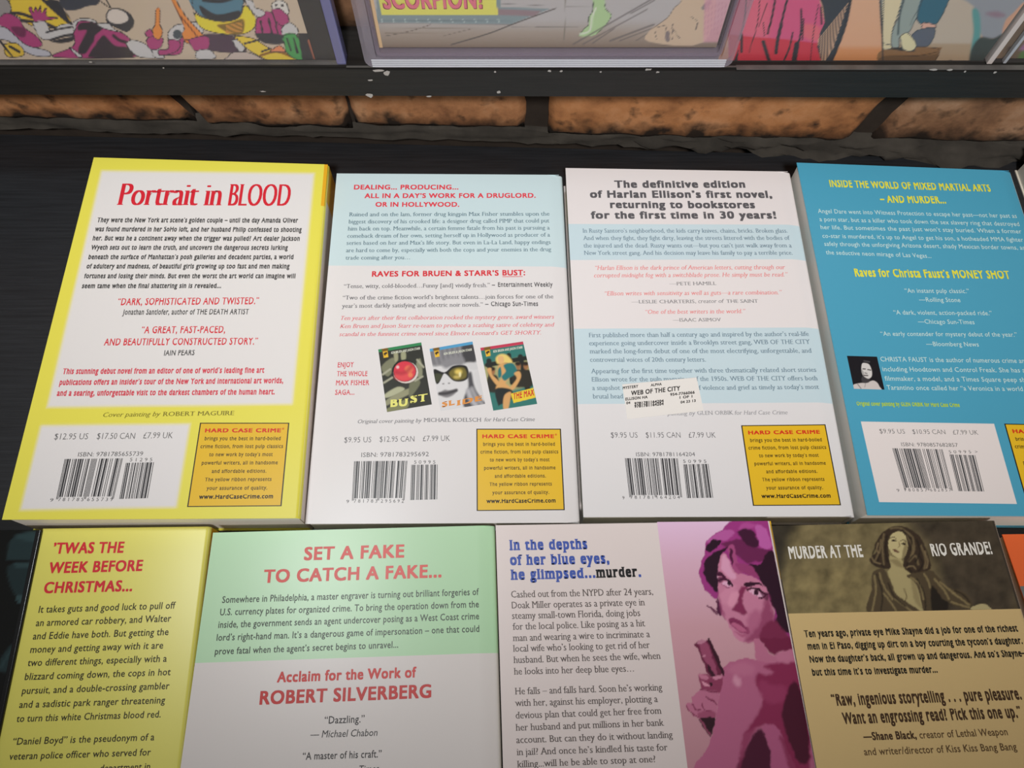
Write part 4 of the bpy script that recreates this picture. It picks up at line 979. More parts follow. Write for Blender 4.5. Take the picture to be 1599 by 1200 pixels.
# ---- tan book with dark photograph
Q1 = Crop(1180, 800, 3.0); C4 = Crop(1200, 810, 4.4417)
b = front_book('tan paperback with dark sepia picture of a woman across its top', (1205.5, 821.7), (1556, 813.3), (1599.5, 956.7), (1275, 1200), .020, (56, 48, 38), L=.185, bands=[(Q1(153, 476), Q1(1262, 453), (190, 163, 112))], front=(190, 163, 112), spine=[(.2, (190, 130, 30)), (1., (150, 128, 84))], page=(0.72, 0.62, 0.48))
def paint_lady(X, Y):
    p = Paint(X, Y, (104, 92, 62)); p.crop = C4
    p.poly([(950, -60), (1700, -60), (1700, 760), (1230, 760), (1150, 300)], (58, 49, 38), 40, .95); p.poly([(-40, -60), (260, -60), (160, 120), (120, 300), (60, 500), (-60, 420)], (40, 35, 27), 26, .95); p.poly([(160, 380), (650, 330), (700, 700), (160, 700)], (118, 104, 68), 40, .7)
    p.mottle(22, .45, 2.0)
    p.warp(.8, 6.0)
    HR = (50, 38, 27); SK = (170, 156, 112); JK = (70, 58, 40)
    p.poly([(1130, 420), (1230, 480), (1240, 660), (1140, 660)], (28, 22, 16), 5)
    p.poly([(760, 140), (800, 90), (880, 52), (960, 65), (1040, 115), (1085, 190), (1112, 270), (1125, 350), (1060, 375), (975, 390), (930, 345), (945, 270), (960, 200), (940, 130), (900, 92), (850, 112), (832, 165), (835, 240), (850, 300), (845, 345), (790, 348), (725, 322), (702, 280), (748, 235), (735, 195)], HR, 2)
    for q in [((780, 150), (770, 230), (740, 290)), ((800, 110), (790, 200), (800, 320)), ((1000, 130), (1010, 220), (970, 300)), ((960, 110), (1000, 200), (990, 260)), ((975, 300), (1020, 260), (1040, 320)), ((1060, 190), (1090, 290), (1080, 350)), ((850, 70), (920, 70), (990, 120))]: p.line(q, 2.6, (108, 92, 64), 2.5, .8)
    for q in [((745, 200), (720, 260), (745, 320)), ((770, 250), (760, 300), (800, 335)), ((820, 120), (810, 210), (825, 300)), ((1030, 150), (1050, 230), (1020, 300)), ((1000, 260), (960, 320), (990, 370)), ((1050, 260), (1070, 320), (1040, 365)), ((930, 80), (990, 150), (985, 220))]: p.line(q, 2.4, (30, 22, 16), 2, .85)
    for q in [((715, 270), (735, 300), (775, 315)), ((1085, 230), (1105, 300), (1095, 345)), ((760, 170), (750, 215), (765, 240)), ((960, 340), (1000, 330), (1020, 350))]: p.line(q, 2.0, (122, 104, 74), 2, .8)
    p.poly([(836, 150), (868, 100), (920, 93), (956, 132), (966, 195), (952, 250), (922, 282), (884, 268), (848, 232), (832, 190)], SK, 1.2)
    p.poly([(950, 140), (966, 195), (950, 255), (925, 282), (930, 230), (942, 190)], (112, 98, 66), 3, .8)
    p.line([(844, 138), (862, 130), (888, 142)], 1.1, (66, 52, 38), .8); p.line([(916, 156), (936, 150), (957, 164)], 1.1, (66, 52, 38), .8)
    p.poly([(850, 152), (868, 145), (890, 157), (868, 160)], (40, 30, 22), .9); p.poly([(918, 173), (936, 167), (954, 180), (936, 184)], (40, 30, 22), .9)
    p.line([(905, 160), (908, 190), (898, 202)], .9, (110, 94, 64), 1); p.poly([(862, 218), (882, 216), (910, 232), (888, 238)], (92, 64, 48), 1.2)
    p.poly([(838, 262), (885, 275), (925, 285), (940, 345), (985, 385), (1030, 470), (1065, 590), (1075, 660), (1000, 660), (900, 560), (862, 470), (828, 372), (850, 340)], (152, 138, 96), 2)
    p.line([(940, 490), (958, 540), (945, 580)], 1.6, (96, 82, 54), 2); p.poly([(990, 420), (1030, 480), (1060, 620), (1010, 560)], (120, 106, 72), 5, .7); p.poly([(845, 290), (900, 290), (935, 340), (890, 330)], (112, 98, 66), 4, .7)
    p.poly([(718, 385), (760, 352), (800, 352), (842, 430), (880, 520), (960, 580), (1045, 660), (695, 660), (715, 500)], JK, 2)
    p.poly([(958, 395), (1060, 372), (1135, 362), (1175, 405), (1250, 480), (1330, 500), (1400, 555), (1405, 625), (1300, 612), (1200, 560), (1225, 660), (1085, 660), (1050, 520), (1010, 440)], JK, 2)
    p.poly([(1130, 470), (1205, 560), (1228, 660), (1140, 660)], (30, 24, 17), 3)
    for q in [((735, 400), (745, 500), (720, 640)), ((770, 380), (800, 470), (860, 560)), ((800, 520), (860, 600), (890, 650)), ((880, 560), (960, 620), (1000, 650)), ((985, 410), (1050, 460), (1075, 560)), ((1080, 385), (1110, 440), (1120, 480)), ((1150, 420), (1220, 500), (1250, 560)), ((1190, 440), (1260, 500), (1290, 520)), ((1280, 520), (1340, 560), (1390, 600)), ((1270, 580), (1330, 600), (1390, 618))]: p.line(q, 2.6, (126, 110, 74), 2.2, .85)
    for q in [((750, 390), (790, 520), (780, 640)), ((830, 450), (870, 540), (950, 610)), ((1030, 420), (1080, 520), (1090, 640)), ((1290, 500), (1350, 530), (1395, 580))]: p.line(q, 2.2, (40, 32, 22), 2)
    p.poly([(1400, 630), (1430, 606), (1480, 593), (1520, 605), (1548, 640), (1480, 650)], (160, 146, 104), 1.5)
    return p.C
TL, TR, BR, BL = b.P
e_ = (TR-TL).normalized(); up3 = Vector((0, 0, .00006))
pl = at(*Q1(153, 476), b.t); pr = at(*Q1(1258, 453), b.t) - e_*.0020
fr_ = (pr-TR).dot((BR-TR).normalized())
art_obj('sepia_picture', [TL + up3, TR - e_*.0023 + up3, TR - e_*.0023 + (BR-TR).normalized()*fr_ + up3, TL + (BL-TL).normalized()*((pl-TL).dot((BL-TL).normalized())) + up3], 200, 90, paint_lady, GF, b.cover, b.o, .36)
b.T('title_text', Q1, [("MURDER AT THE", 160, 219, 505, 210)], 56, (205, 200, 190), 'condb')
b.T('title_text', Q1, [("RIO GRANDE!", 828, 206, 1110, 196)], 56, (205, 200, 190), 'condb')
b.T('blurb_text', Q1, [("Ten years ago, private eye Mike Shayne did a job for one of the richest", 230, 587, 1230, 560), ("men in El Paso, digging up dirt on a boy courting the tycoon’s daughter.", 245, 645, 1252, 618), ("Now the daughter’s back, all grown up and dangerous. And so’s Shayne–", 255, 706, 1266, 677), ("but this time it’s to investigate murder...", 267, 767, 853, 753)], 31, (30, 26, 18), 'condb')
b.T('quote_text', Q1, [("“Raw, ingenious storytelling . . . pure pleasure.", 360, 908, 1248, 878), ("Want an engrossing read? Pick this one up.”", 412, 994, 1250, 963)], 53, (62, 42, 24), 'condb')
b.T('quote_text', Q1, [("—Shane Black,", 507, 1070, 755, 1062)], 36, (62, 42, 24), 'bold')
b.T('quote_text', Q1, [("creator of Lethal Weapon", 770, 1062, 1182, 1046), ("and writer/director of Kiss Kiss Bang Bang", 510, 1141, 1225, 1116)], 34, (84, 62, 36), 'sans')
b.done(NAMES)

# ---- orange book at the right end
tl = at(1565, 835, .010); dl = (at(1599, 935, .010) - tl).normalized(); ex = Vector((1, .012, 0)).normalized()
b = Book('thin orange paperback with grey lower half at the right end of front row', [tl, tl + ex*.108, tl + ex*.108 + dl*.178, tl + dl*.178], .010, (206, 92, 46), GF, FRONT,
         bands=[((1592.5, 916), (1900, 908), (98, 102, 100))], page=(0.72, 0.62, 0.48))
b.done(NAMES)

# ================================================================== comics standing on the upper shelf board
M_ACRYL = mat('clear_acrylic', (.42, .39, .48), .10, alpha=.36)
M_ACRYL_B = mat('blue_tinted_acrylic', (.20, .21, .44), .14, alpha=.75)
M_ACRYL_V = mat('violet_tinted_acrylic', (.34, .29, .38), .12, alpha=.38)
M_WINDOW = mat('clear_plastic_sheet', (.30, .29, .30), .08, alpha=.07)
M_RIDGE = mat('acrylic_edge_painted_gleam', (.62, .66, .74), .18)  # bright reflection on the case's bottom ridges, put in as blue-white colour
M_DARK = mat('black_backing_card', (.020, .020, .022), .45)
M_WHITE = mat('white_card_edge', (.62, .58, .57), .5)
def ring(name, x0, x1, z0, z1, y0, y1, w, rad, m, parent, o):
    """upright rounded frame"""
    def rr(a0, a1, c0, c1, r):
        out = []
        for cx, cz, s0 in ((a1-r, c1-r, 0), (a0+r, c1-r, 1), (a0+r, c0+r, 2), (a1-r, c0+r, 3)):
            for k in range(5):
                a = (s0 + k/4)*math.pi/2
                out.append((cx + r*math.cos(a), cz + r*math.sin(a)))
        return out
    O = rr(x0, x1, z0, z1, rad); I = rr(x0+w, x1-w, z0+w, z1-w, max(.0008, rad-w*.6)); n = len(O)
    V = [Vector((p[0], y, p[1])) - o for y in (y0, y1) for P in (O, I) for p in P]
    Fs = []
    for i in range(n):
        j = (i+1) % n
        Fs += [(i, j, n+j, n+i)[::-1], (2*n+i, 2*n+j, 3*n+j, 3*n+i), (i, 2*n+i, 2*n+j, j)[::-1], (n+i, n+j, 3*n+j, 3*n+i)[::-1]]
    ob = mesh_obj(name, V, Fs, m, parent)
    ob.data.validate(); bm = bmesh.new(); bm.from_mesh(ob.data); bmesh.ops.recalc_face_normals(bm, faces=bm.faces); bm.to_mesh(ob.data); bm.free()
    return ob
def bar(name, x0, x1, y0, y1, z0, z1, m, parent, o, bevel=.0004):
    return box_obj(name, (x0-o.x, y0-o.y, z0-o.z), (x1-o.x, y1-o.y, z1-o.z), m, parent, bevel)
def upright_art(name, x0, x1, y, z0, z1, n, m, fn, parent, o, gain=GW, rough=.4):
    return art_obj(name, [(x0, y, z1), (x1, y, z1), (x1, y, z0), (x0, y, z0)], n, m, fn, gain, parent, o, rough)
SZ = BZ1 + .0004
TOPZ = .335
INK = (30, 30, 36)

# ---- comic in a dark holder at the left
x1 = aty(541, 100, .3050).x; x0 = x1 - .200
root = empty('comic_in_holder', ((x0+x1)/2, .3085, SZ)); o = root.location.copy()
tag(root, 'comic with purple suited figures in a dark blue edged plastic holder, left on upper shelf', 'comic', 'comics on the upper shelf')
bar('backing_card', x0+.003, x1-.0035, .3078, .3110, SZ+.0008, TOPZ-.004, M_DARK, root, o)
bar('holder_edge', x1-.0050, x1, .3050, .3118, SZ, TOPZ, M_ACRYL_B, root, o, .0010)
bar('holder_edge', x0, x0+.0050, .3050, .3118, SZ, TOPZ, M_ACRYL_B, root, o, .0010)
bar('front_sheet', x0+.0052, x1-.0052, .3056, .3060, SZ+.0006, TOPZ-.003, M_WINDOW, root, o, 0)
P5_, Pm = Crop(0, 0, 5.922), Crop(250, 0, 4.845)
def paint_left(X, Y):
    p = Paint(X, Y, (170, 150, 130)); p.crop = P5_
    PU, WH, YE, OR = (146, 46, 96), (172, 166, 164), (206, 164, 44), (206, 116, 46)
    def P(pts, c, lw=1.3, **k): p.poly(pts, c, 1, **k); p.line(list(pts) + [pts[0]], lw, INK, .8)
    P([(90, -20), (400, -20), (560, 60), (660, 230), (480, 260), (300, 240), (180, 160), (90, 100)], YE)
    for q in [((110, 120), (200, 128), (290, 160)), ((390, -10), (520, 110), (650, 220)), ((200, 190), (300, 200)), ((430, 220), (520, 262))]: p.line(q, 5, INK, 1.5)
    p.poly([(560, 40), (640, 180), (660, 220), (560, 160), (430, 10), (520, 0)], INK, 1.5)
    p.poly([(560, -20), (880, -20), (905, 40), (800, 60), (720, 90), (600, 90)], (40, 44, 54), 1.5)
    p.line([(900, -10), (1020, 72), (970, -20)], 1.6, INK)
    P([(-20, -10), (60, -10), (100, 60), (95, 120), (40, 170), (-20, 180)], (128, 120, 118))
    P([(-20, 180), (60, 120), (170, 170), (230, 260), (330, 330), (390, 410), (340, 440), (250, 430), (130, 330), (-20, 240)], PU); p.poly([(100, 250), (230, 260), (230, 340), (160, 330)], (92, 26, 62), 3)
    P([(-20, 240), (60, 260), (140, 330), (250, 420), (440, 470), (460, 520), (320, 515), (180, 450), (80, 380), (-20, 350)], (160, 156, 162))
    P([(265, 80), (290, 70), (310, 120), (330, 60), (350, 110), (375, 55), (385, 120), (430, 70), (430, 150), (540, 165), (420, 190), (390, 205), (320, 200)], PU)
    P([(300, 210), (420, 200), (470, 290), (560, 230), (670, 230), (690, 330), (560, 340), (420, 370), (350, 320)], WH)
    p.line([(430, 300), (540, 270), (660, 250)], 3, INK, 1.2); p.line([(470, 370), (600, 330), (690, 320)], 4, INK, 1.2); p.poly([(480, 380), (680, 340), (670, 380), (560, 400)], INK, 1.5)
    P([(40, 410), (150, 400), (220, 470), (200, 520), (60, 520)], (190, 156, 48)); p.line([(90, 430), (180, 480)], 4, INK); p.line([(0, 380), (110, 515)], 3, INK)
    P([(680, 300), (720, 200), (800, 195), (900, 215), (990, 270), (1100, 290), (1200, 360), (1240, 460), (1230, 530), (500, 530), (640, 450), (690, 400)], PU)
    p.poly([(740, 215), (860, 210), (950, 260), (880, 330), (860, 420), (780, 500), (720, 470), (770, 350), (800, 280), (720, 280)], (34, 28, 36), 2); p.poly([(950, 320), (1060, 420), (1180, 440), (1220, 530), (820, 530), (880, 420)], (36, 26, 36), 3)
    p.line([(960, 300), (870, 400), (800, 520)], 4, PU, 1.5); p.line([(1050, 330), (1100, 370), (1160, 390)], 5, (36, 26, 36), 2)
    P([(665, 215), (740, 172), (850, 178), (900, 215), (800, 195), (720, 205), (690, 290)], WH); P([(640, 440), (670, 450), (760, 520), (720, 525)], WH)
    P([(980, 150), (1010, 90), (1080, 78), (1160, 100), (1225, 160), (1235, 230), (1180, 290), (1110, 270), (1040, 235), (990, 200)], (40, 40, 46)); p.poly([(990, 150), (1020, 95), (1090, 88), (1160, 120), (1185, 180), (1130, 215), (1050, 215), (1000, 185)], (184, 170, 160), 1.5)
    P([(905, 220), (1000, 215), (1060, 270), (1130, 300), (1000, 275), (930, 250)], WH)
    P([(1165, 400), (1220, 370), (1330, 400), (1420, 470), (1510, 530), (1300, 530), (1200, 460)], WH); P([(1400, 455), (1470, 450), (1520, 535), (1430, 530)], WH)
    P([(1350, 380), (1390, 330), (1480, 340), (1510, 380), (1470, 450), (1390, 455)], PU); P([(1340, 300), (1390, 270), (1420, 330), (1360, 340)], PU)
    P([(1440, 90), (1460, 72), (1480, 95), (1478, 220), (1502, 290), (1480, 360), (1430, 350), (1410, 280), (1435, 220)], OR)
    P([(1480, 470), (1560, 440), (1570, 340), (1620, 260), (1700, 300), (1680, 480), (1590, 510), (1500, 505)], PU)
    p.crop = Pm
    P([(60, 250), (110, 195), (180, 180), (300, 170), (320, 250), (180, 260), (150, 300), (70, 310)], WH); p.ell(130, 260, 32, 36, (50, 60, 66), 1.2)
    P([(330, 260), (540, 270), (640, 350), (620, 400), (380, 380), (340, 320)], (60, 40, 56)); P([(540, 300), (600, 310), (640, 370), (600, 390)], WH)
    P([(60, 300), (140, 310), (150, 360), (100, 400), (0, 420), (-10, 380), (60, 370)], PU)
    P([(75, -20), (110, -10), (200, 130), (330, 270), (345, 310), (300, 330), (200, 325), (165, 260), (180, 200)], OR); p.line([(150, 120), (220, 200), (300, 300)], 2, (96, 44, 20), 1.2); p.line([(190, 300), (300, 310)], 3, (96, 44, 20), 1.2)
    P([(215, 300), (340, 270), (375, 310), (360, 370), (270, 385), (240, 350)], PU); P([(275, 385), (370, 375), (420, 440), (280, 445)], WH)
    P([(245, -20), (600, -20), (620, 60), (590, 130), (480, 160), (330, 130), (250, 60)], (66, 104, 120)); p.poly([(300, 40), (430, 110), (600, 80), (580, 140), (430, 155), (330, 120)], (24, 28, 34), 2); p.line([(330, 0), (450, 10), (540, -10)], 6, (24, 28, 34), 2)
    P([(255, 95), (330, 135), (480, 165), (600, 130), (640, 40), (700, 100), (725, 170), (690, 230), (600, 262), (460, 255), (340, 225), (285, 180)], (212, 176, 40)); p.poly([(430, 190), (520, 175), (630, 145), (625, 250), (540, 262), (480, 230)], (70, 44, 22), 3, .85)
    for k in range(6): p.line([(500, 195 + k*11), (620, 170 + k*13)], 1.4, (176, 120, 50), .8)
    P([(560, 270), (700, 290), (800, 350), (900, 390), (1030, 410), (1100, 462), (850, 462), (760, 430), (660, 370)], (206, 166, 48)); p.line([(640, 330), (760, 300)], 3, INK); p.line([(760, 420), (880, 390), (1000, 430)], 4, (120, 80, 24), 1.2); p.line([(770, 390), (830, 370)], 3, INK)
    P([(500, 440), (560, 395), (680, 400), (780, 450), (790, 466), (500, 466)], (168, 150, 140))
    P([(720, 250), (740, 120), (830, 90), (920, 190), (920, 275), (760, 285)], PU); p.line([(760, 160), (780, 270)], 3, INK); p.line([(820, 140), (850, 270)], 3, INK); p.line([(870, 150), (890, 260)], 2.4, INK)
    p.poly([(730, 250), (920, 265), (930, 330), (800, 330), (740, 290)], (34, 34, 40), 1.5); P([(845, 70), (900, 62), (965, 110), (970, 190), (920, 195), (870, 150)], PU); P([(845, 30), (890, 2), (950, 20), (975, 80), (960, 110), (905, 65), (850, 70)], (186, 178, 170)); p.ell(925, 42, 12, 9, INK, 1); p.ell(878, 38, 12, 9, INK, 1)
    P([(720, 60), (780, 80), (790, 110), (730, 125), (640, 0), (700, 10)], WH); P([(920, 210), (980, 170), (1040, 220), (1030, 265), (930, 270)], WH)
    P([(930, 270), (1030, 262), (1085, 430), (1060, 462), (960, 400)], (58, 128, 66)); p.line([(960, 290), (990, 380)], 3, INK); p.line([(1010, 290), (1040, 400)], 3, INK)
    p.poly([(1040, 250), (1130, 252), (1200, 470), (1080, 470)], (28, 28, 32), 1.5, 1, False); P([(830, 390), (900, 345), (945, 380), (940, 395)], (196, 116, 76)); p.line([(1125, 305), (1170, 445)], 3, (150, 84, 60), 1)
    return p.C
xr = aty(484, 66, .3074).x; zb_ = aty(300, 93, .3074).z
up_z = zb_ + .058
upright_art('cover_art', x0+.006, xr, .3074, zb_, up_z, 260, 82, paint_left, root, o)
upright_art('upper_cover_art', x0+.006, xr, .3074, up_z, TOPZ-.01, 12, 20, lambda X, Y: Paint(X, Y, (170, 150, 130)).C, root, o)

# ---- hard clear case in the middle
x0 = aty(570.5, 101, .3034).x; x1 = aty(1142, 103, .3034).x
root = empty('comic_in_clear_case', ((x0+x1)/2, .3080, SZ)); o = root.location.copy()
tag(root, 'comic sealed in a thick clear hard case with yellow caption box, middle of upper shelf', 'comic', 'comics on the upper shelf')
ring('case_rim', x0, x1, SZ, TOPZ, .3034, .3120, .0062, .0050, M_ACRYL, root, o)
ring('inner_rim', x0+.0064, x1-.0064, SZ+.0064, TOPZ-.0064, .3042, .3112, .0020, .0030, M_ACRYL_V, root, o)
for k in range(4): bar('bottom_ridge', x0+.0035, x1-.0035, .3030, .3034, SZ+.0006+k*.0013, SZ+.0015+k*.0013, M_RIDGE, root, o, .0002)
bar('case_window', x0+.0086, x1-.0086, .3044, .3048, SZ+.0086, TOPZ-.009, M_WINDOW, root, o, 0)
S1, S2 = Crop(560, 0, 5.33), Crop(840, 0, 4.703)
def paint_mid(X, Y):
    p = Paint(X, Y, (150, 140, 136))
    p.vgrad([(-60, (160, 152, 150)), (30, (158, 150, 148)), (52, (140, 124, 112)), (75, (112, 94, 80))])
    p.crop = S1
    p.poly([(150, -60), (1180, -60), (1180, 60), (1600, 70), (1270, 200), (150, 190)], (112, 124, 126), 1.5, 1, False); p.poly([(1160, 75), (1520, 90), (1470, 135), (1165, 125)], (126, 100, 104), 3, .9, False)
    for k in range(11): p.line([(190 + k*97, 160), (200 + k*97, 185)], 2, (150, 160, 160), 1)
    p.line([(160, 168), (1280, 178)], 1.4, (84, 94, 98), 1, .7); p.line([(160, 196), (1270, 202)], 1.2, (74, 78, 82), 1, .7)
    p.line([(770, 372), (1080, 280), (1300, 195), (1640, 70)], 1.8, (62, 56, 54), 1); p.line([(210, 302), (420, 262), (600, 205)], 1, (88, 76, 70), .8); p.line([(220, 275), (1000, 270)], .8, (110, 96, 86), .8); p.line([(190, 230), (1100, 240)], .8, (120, 108, 98), .8); p.line([(700, 300), (940, 240)], .8, (100, 88, 80), .8)
    p.line([(1180, 30), (1600, 50)], .8, (110, 104, 102), .8); p.line([(1270, 225), (1640, 230)], .7, (120, 112, 108), .8)
    p.poly([(165, 0), (1145, -5), (1160, 125), (190, 122)], (222, 186, 84), .8, 1, False); p.poly([(150, -120), (1135, -120), (1146, 0), (165, 2)], (222, 186, 84), .5, 1, False)
    p.crop = S2
    p.line([(205, -40), (192, 300)], 1.2, (110, 100, 90), 1)
    p.line([(-20, 198), (300, 200)], .8, (110, 104, 98), .8); p.line([(210, 50), (700, 55)], .8, (116, 106, 104), .8)
    p.poly([(300, 262), (345, 205), (372, 180), (372, 130), (405, 70), (400, -60), (490, -60), (495, 60), (540, 110), (500, 180), (440, 245), (370, 268)], (150, 172, 124), 1.2); p.line([(300, 262), (345, 205), (372, 180), (372, 130), (405, 70), (400, -40)], 1.2, (60, 66, 56), .8); p.line([(310, 250), (380, 225), (400, 120), (425, 60)], 2.4, (206, 214, 190), 2, .7); p.line([(490, -40), (495, 60), (540, 110), (500, 180), (430, 250)], 1, (66, 74, 62), .8)
    for (a, c, w) in [((260, 325), (860, -20), 5), ((330, 325), (800, 70), 4), ((400, 318), (560, 210), 4), ((530, 300), (850, 180), 6), ((600, 300), (860, 200), 4), ((680, 100), (860, 0), 4), ((720, 300), (830, 230), 3)]: p.line([a, c], w*.5, (84, 76, 74), 1.5, .75)
    p.poly([(810, 305), (830, 215), (900, 170), (960, 120), (1000, 60), (1050, 15), (1060, -60), (1300, -60), (1220, 310)], (178, 152, 128), 2); p.line([(830, 215), (900, 170), (960, 120), (1000, 60), (1060, 5)], 1, (96, 84, 78), 1)
    for q in [((880, 200), (940, 195), (930, 290)), ((980, 200), (1040, 280)), ((1120, 120), (1170, 160), (1160, 215)), ((860, 230), (870, 290)), ((990, 180), (985, 290))]: p.line(q, 1.1, (92, 80, 76), .8)
    p.poly([(935, 240), (965, 230), (965, 300), (940, 300)], (112, 98, 96), 1.5); p.poly([(1200, 60), (1250, 0), (1280, 0), (1240, 70)], (112, 104, 104), 2)
    p.poly([(1225, -60), (1460, -60), (1400, 310), (1215, 310)], (186, 132, 142), 5, .8, False)
    for k in range(7): p.line([(1230 + k*25, 20), (1222 + k*24, 250)], 1.2, (160, 108, 122), 1.5, .6)
    return p.C
ax0 = aty(597, 70, .3072).x; ax1 = x1 - .0095; az0 = aty(800, 74, .3072).z
art_m = upright_art('cover_art', ax0, ax1, .3072, az0, az0+.062, 240, 84, paint_mid, root, o)
upright_art('upper_cover_art', ax0, ax1, .3072, az0+.062, TOPZ-.012, 10, 18, lambda X, Y: Paint(X, Y, (156, 148, 148)).C, root, o)
bar('comic_spine_edge', ax0-.0016, ax0, .3070, .3080, az0, TOPZ-.012, mat('aged_paper_edge', albedo((196, 160, 120), GW), .6), root, o, 0)
bar('backing_card', x0+.009, x1-.009, .3082, .3096, SZ+.009, TOPZ-.009, mat('brown_backing', albedo((120, 104, 92), GW), .6), root, o, 0)
sh = Sheet(lambda x, y: aty(x, y, .3072), lambda p: Vector((0, 0, 1)), .0002); sh.nrm = Vector((0, -1, 0))
k1 = mat('print_ink', albedo((208, 96, 112), GW), .4); k2 = mat('print_ink', albedo((120, 44, 60), GW), .4)
sh.text('t', S1, "SCORPION!", 205, 68, 1035, 66, 150, k2, 'xbold'); sh.text('t', S1, "SCORPION!", 213, 62, 1027, 60, 140, k1, 'bold', .0002)
sh.build('t', 'caption_text', root, o)

# ---- comic with red cloak at the right
x0 = aty(1118, 104, .3080).x; x1 = aty(1528, 104, .3080).x
root = empty('bagged_comic', ((x0+x1)/2, .3095, SZ)); o = root.location.copy()
tag(root, 'comic with red and pink cloak and peach stripe, standing right of the clear case', 'comic', 'comics on the upper shelf')
bar('comic_pages', x0, x1, .3083, .3105, SZ, TOPZ-.02, mat('comic_pages', albedo((190, 176, 156), GW), .7), root, o, 0)
bar('plastic_bag', x0-.002, x1+.0015, .3074, .3076, SZ, TOPZ-.012, M_WINDOW, root, o, 0)
T1, T2 = Crop(1100, 0, 5.33), Crop(1340, 0, 6.174)
def paint_right(X, Y):
    p = Paint(X, Y, (196, 150, 112))
    p.vgrad([(-80, (200, 152, 122)), (70, (194, 142, 108)), (78, (190, 124, 76)), (110, (176, 112, 66))])
    p.crop = T1
    # cloak
    p.poly([(200, -120), (930, -120), (975, 60), (1000, 200), (965, 260), (935, 380), (985, 600), (200, 600)], (186, 70, 106), 1.2, 1, False)
    p.poly([(200, -120), (520, -120), (560, 100), (520, 320), (200, 300)], (196, 88, 104), 20, .8, False)
    p.poly([(200, 285), (420, 310), (700, 330), (940, 360), (985, 600), (200, 600)], (178, 34, 52), 3, 1, False); p.poly([(830, 200), (960, 230), (940, 340), (820, 300)], (204, 92, 92), 8, .7)
    for q, w in [(((350, -10), (330, 180), (290, 330)), 5), (((310, 290), (308, 430)), 12), (((460, -10), (440, 200), (370, 440)), 3), (((520, 30), (450, 220)), 2), (((590, -10), (560, 150), (525, 280)), 9), (((690, -10), (650, 150), (620, 300)), 10), (((640, 200), (610, 330), (595, 440)), 16), (((805, 80), (805, 250), (785, 350)), 9), (((825, 160), (815, 330)), 6), (((735, 270), (700, 420), (630, 560)), 7), (((490, 350), (520, 450), (545, 530)), 18), (((770, 370), (750, 480), (740, 560)), 26), (((950, 40), (910, 250), (880, 520)), 3), (((970, 60), (975, 200)), 8), (((490, 190), (500, 300)), 3)]: p.line(q, w*.30 + .4, (30, 18, 26), .9)
    p.poly([(228, 560), (265, 450), (285, 420), (262, 560)], INK, 1)
    # dark hatching
    p.poly([(920, -120), (1225, -120), (1210, 60), (1160, 240), (1030, 555), (985, 560), (938, 390), (965, 260), (1000, 190), (985, 60)], (38, 40, 46), 1.2, 1, False)
    for k in range(13):
        a = k*24
        p.line([(945 + k*3, 335 + k*17), (1195 - k*10, 30 + a*1.25)], 1.0, (196, 152, 120), .9, .9)
    p.line([(1215, 0), (1165, 230), (1040, 550)], 5, INK, 1)
    p.line([(1460, -30), (1468, 150), (1480, 330), (1482, 560)], 1.8, INK, .8)
    p.crop = T2
    # standing figure on a wooden base
    p.poly([(225, -100), (1110, -100), (1110, 60), (1105, 640), (235, 640)], (168, 150, 132), 1, 1, False); p.poly([(235, 420), (1105, 420), (1090, 640), (235, 640)], (150, 122, 92), 6, .8, False)
    p.poly([(940, -60), (1600, -100), (1600, 120), (1420, 330), (1200, 360), (1110, 60)], (128, 128, 132), 4); p.poly([(1100, 90), (1170, 130), (1180, 400), (1150, 560), (1090, 640), (1085, 500), (1110, 300)], (76, 130, 126), 5); p.poly([(1090, 480), (1180, 360), (1300, 370), (1400, 330), (1320, 500), (1240, 640), (1080, 640)], (40, 50, 46), 5); p.poly([(1230, 130), (1340, 110), (1420, 150), (1330, 170)], (124, 92, 104), 8, .8); p.poly([(1420, 200), (1500, 120), (1600, 20), (1600, 120), (1400, 330)], (180, 134, 108), 3)
    def P(pts, c, lw=1.3): p.poly(pts, c, 1); p.line(list(pts) + [pts[0]], lw, (50, 54, 58), .8)
    P([(205, -60), (270, -60), (250, 150), (240, 330), (225, 300)], (128, 130, 122)); P([(250, -60), (420, -60), (390, 120), (330, 300), (325, 460), (240, 470), (235, 330)], (196, 176, 140))
    P([(440, -60), (650, -60), (620, 60), (540, 220), (480, 320), (400, 360), (390, 460), (325, 460), (330, 300), (400, 150)], (132, 138, 130)); p.line([(440, 0), (400, 150), (385, 330)], 3, (60, 70, 70), 1.2); p.line([(600, 40), (500, 240)], 1.2, (90, 96, 92), 1)
    P([(640, -60), (870, -60), (850, 60), (740, 240), (570, 195)], (36, 84, 100)); P([(625, 215), (742, 238), (738, 275), (618, 285)], (204, 146, 126)); P([(575, 290), (740, 270), (690, 430), (560, 450), (510, 360)], (78, 80, 90))
    p.poly([(240, 475), (760, 455), (790, 490), (740, 590), (640, 625), (235, 640)], (122, 84, 46), 1.2); p.poly([(240, 545), (700, 530), (770, 510), (735, 595), (630, 630), (235, 640)], (94, 66, 38), 2); p.line([(240, 545), (560, 540), (770, 500)], 1.2, (60, 38, 18), .8); p.line([(560, 455), (720, 460), (785, 490), (735, 592), (620, 632)], 1.2, (60, 38, 18), .8)
    p.poly([(305, 470), (420, 460), (560, 490), (480, 496)], (30, 26, 24), 1.5)
    P([(405, 350), (475, 318), (555, 410), (550, 470), (500, 492), (430, 470)], (200, 180, 140)); P([(240, 420), (325, 440), (310, 472), (240, 475)], (196, 176, 138))
    p.line([(780, 600), (900, 582)], 1, (70, 60, 50), .8); p.line([(700, 622), (1040, 618)], 1.2, (80, 66, 52), 1, .8)
    p.line([(216, -40), (232, 300), (238, 640)], 2, INK, .8)
    return p.C
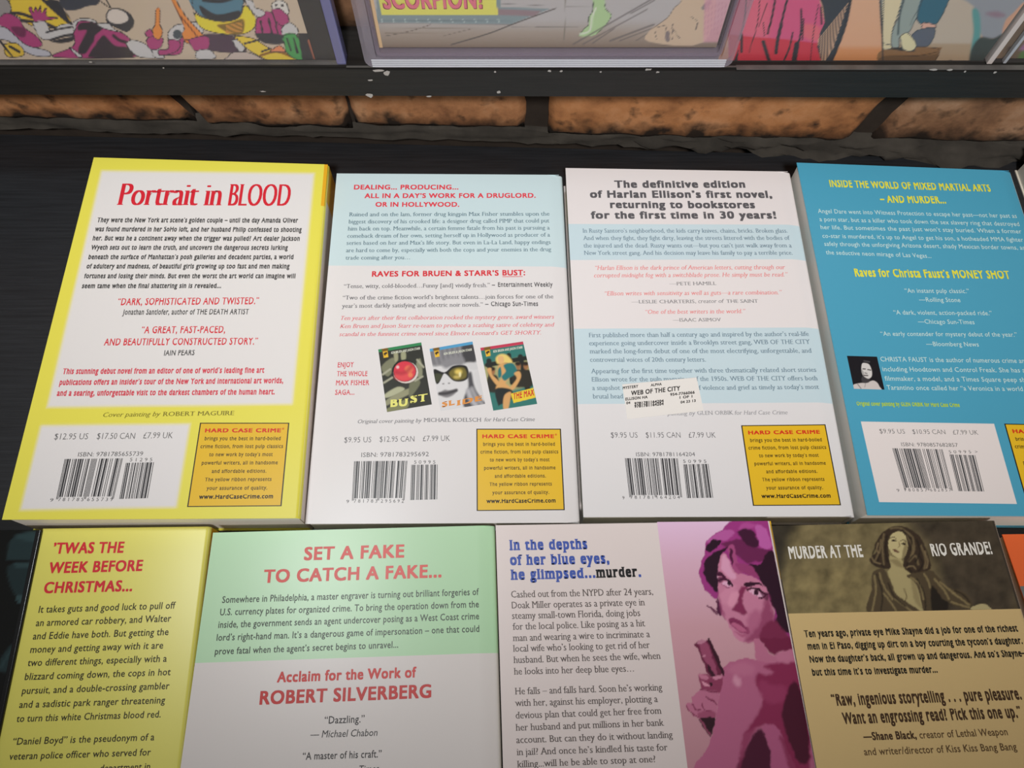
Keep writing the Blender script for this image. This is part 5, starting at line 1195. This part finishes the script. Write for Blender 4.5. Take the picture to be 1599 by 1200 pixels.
upright_art('cover_art', x0, x1, .3080, SZ+.0002, SZ+.062, 250, 84, paint_right, root, o)
xa, xb, xc = aty(1292, 0, .3080).x, aty(1376, 0, .3080).x, aty(1500, 0, .3080).x
for u0, u1, c in ((x0, xa, (190, 74, 108)), (xa, xb, (200, 152, 122)), (xb, xc, (160, 146, 130)), (xc, x1, (128, 128, 132))):
    upright_art('upper_cover_art', u0, u1, .3080, SZ+.062, TOPZ-.02, 4, 18, lambda X, Y, c=c: Paint(X, Y, c).C, root, o)

# ---- last comic, only its white edged holder shows
x0 = aty(1536.5, 104, .3060).x; x1 = x0 + .185
root = empty('comic_in_white_edged_holder', ((x0+x1)/2, .3090, SZ)); o = root.location.copy()
tag(root, 'comic in a white edged clear holder at the far right of upper shelf', 'comic', 'comics on the upper shelf')
bar('holder_edge', x0, x0+.0028, .3056, .3100, SZ, TOPZ, M_WHITE, root, o, .0004)
bar('holder_edge', x1-.0028, x1, .3056, .3100, SZ, TOPZ, M_WHITE, root, o, .0004)
bar('inner_edge', x0+.0085, x0+.0102, .3060, .3086, SZ, TOPZ-.004, mat('pale_inner_edge', (.42, .46, .52), .25), root, o, .0004)
bar('front_sheet', x0+.003, x1-.003, .3062, .3065, SZ+.0006, TOPZ-.003, M_WINDOW, root, o, 0)
def paint_last(X, Y):
    p = Paint(X, Y, (112, 88, 66)); p.crop = T2
    p.poly([(1480, 300), (1700, 200), (1700, 700), (1360, 700)], (92, 74, 58), 6); p.ell(1465, 470, 30, 26, (60, 44, 38), 4); p.ell(1440, 530, 24, 16, (150, 132, 80), 4); p.poly([(1540, 560), (1640, 440), (1700, 560), (1560, 660)], (72, 104, 52), 6); p.poly([(1560, 480), (1640, 400), (1640, 470)], (140, 92, 132), 4); p.poly([(1300, 590), (1420, 580), (1400, 660), (1280, 660)], (128, 128, 122), 4)
    return p.C
upright_art('cover_art', x0+.003, x1-.003, .3090, SZ+.0006, SZ+.062, 140, 60, paint_last, root, o)
upright_art('upper_cover_art', x0+.003, x1-.003, .3090, SZ+.062, TOPZ-.01, 8, 16, lambda X, Y: Paint(X, Y, (112, 92, 80)).C, root, o)
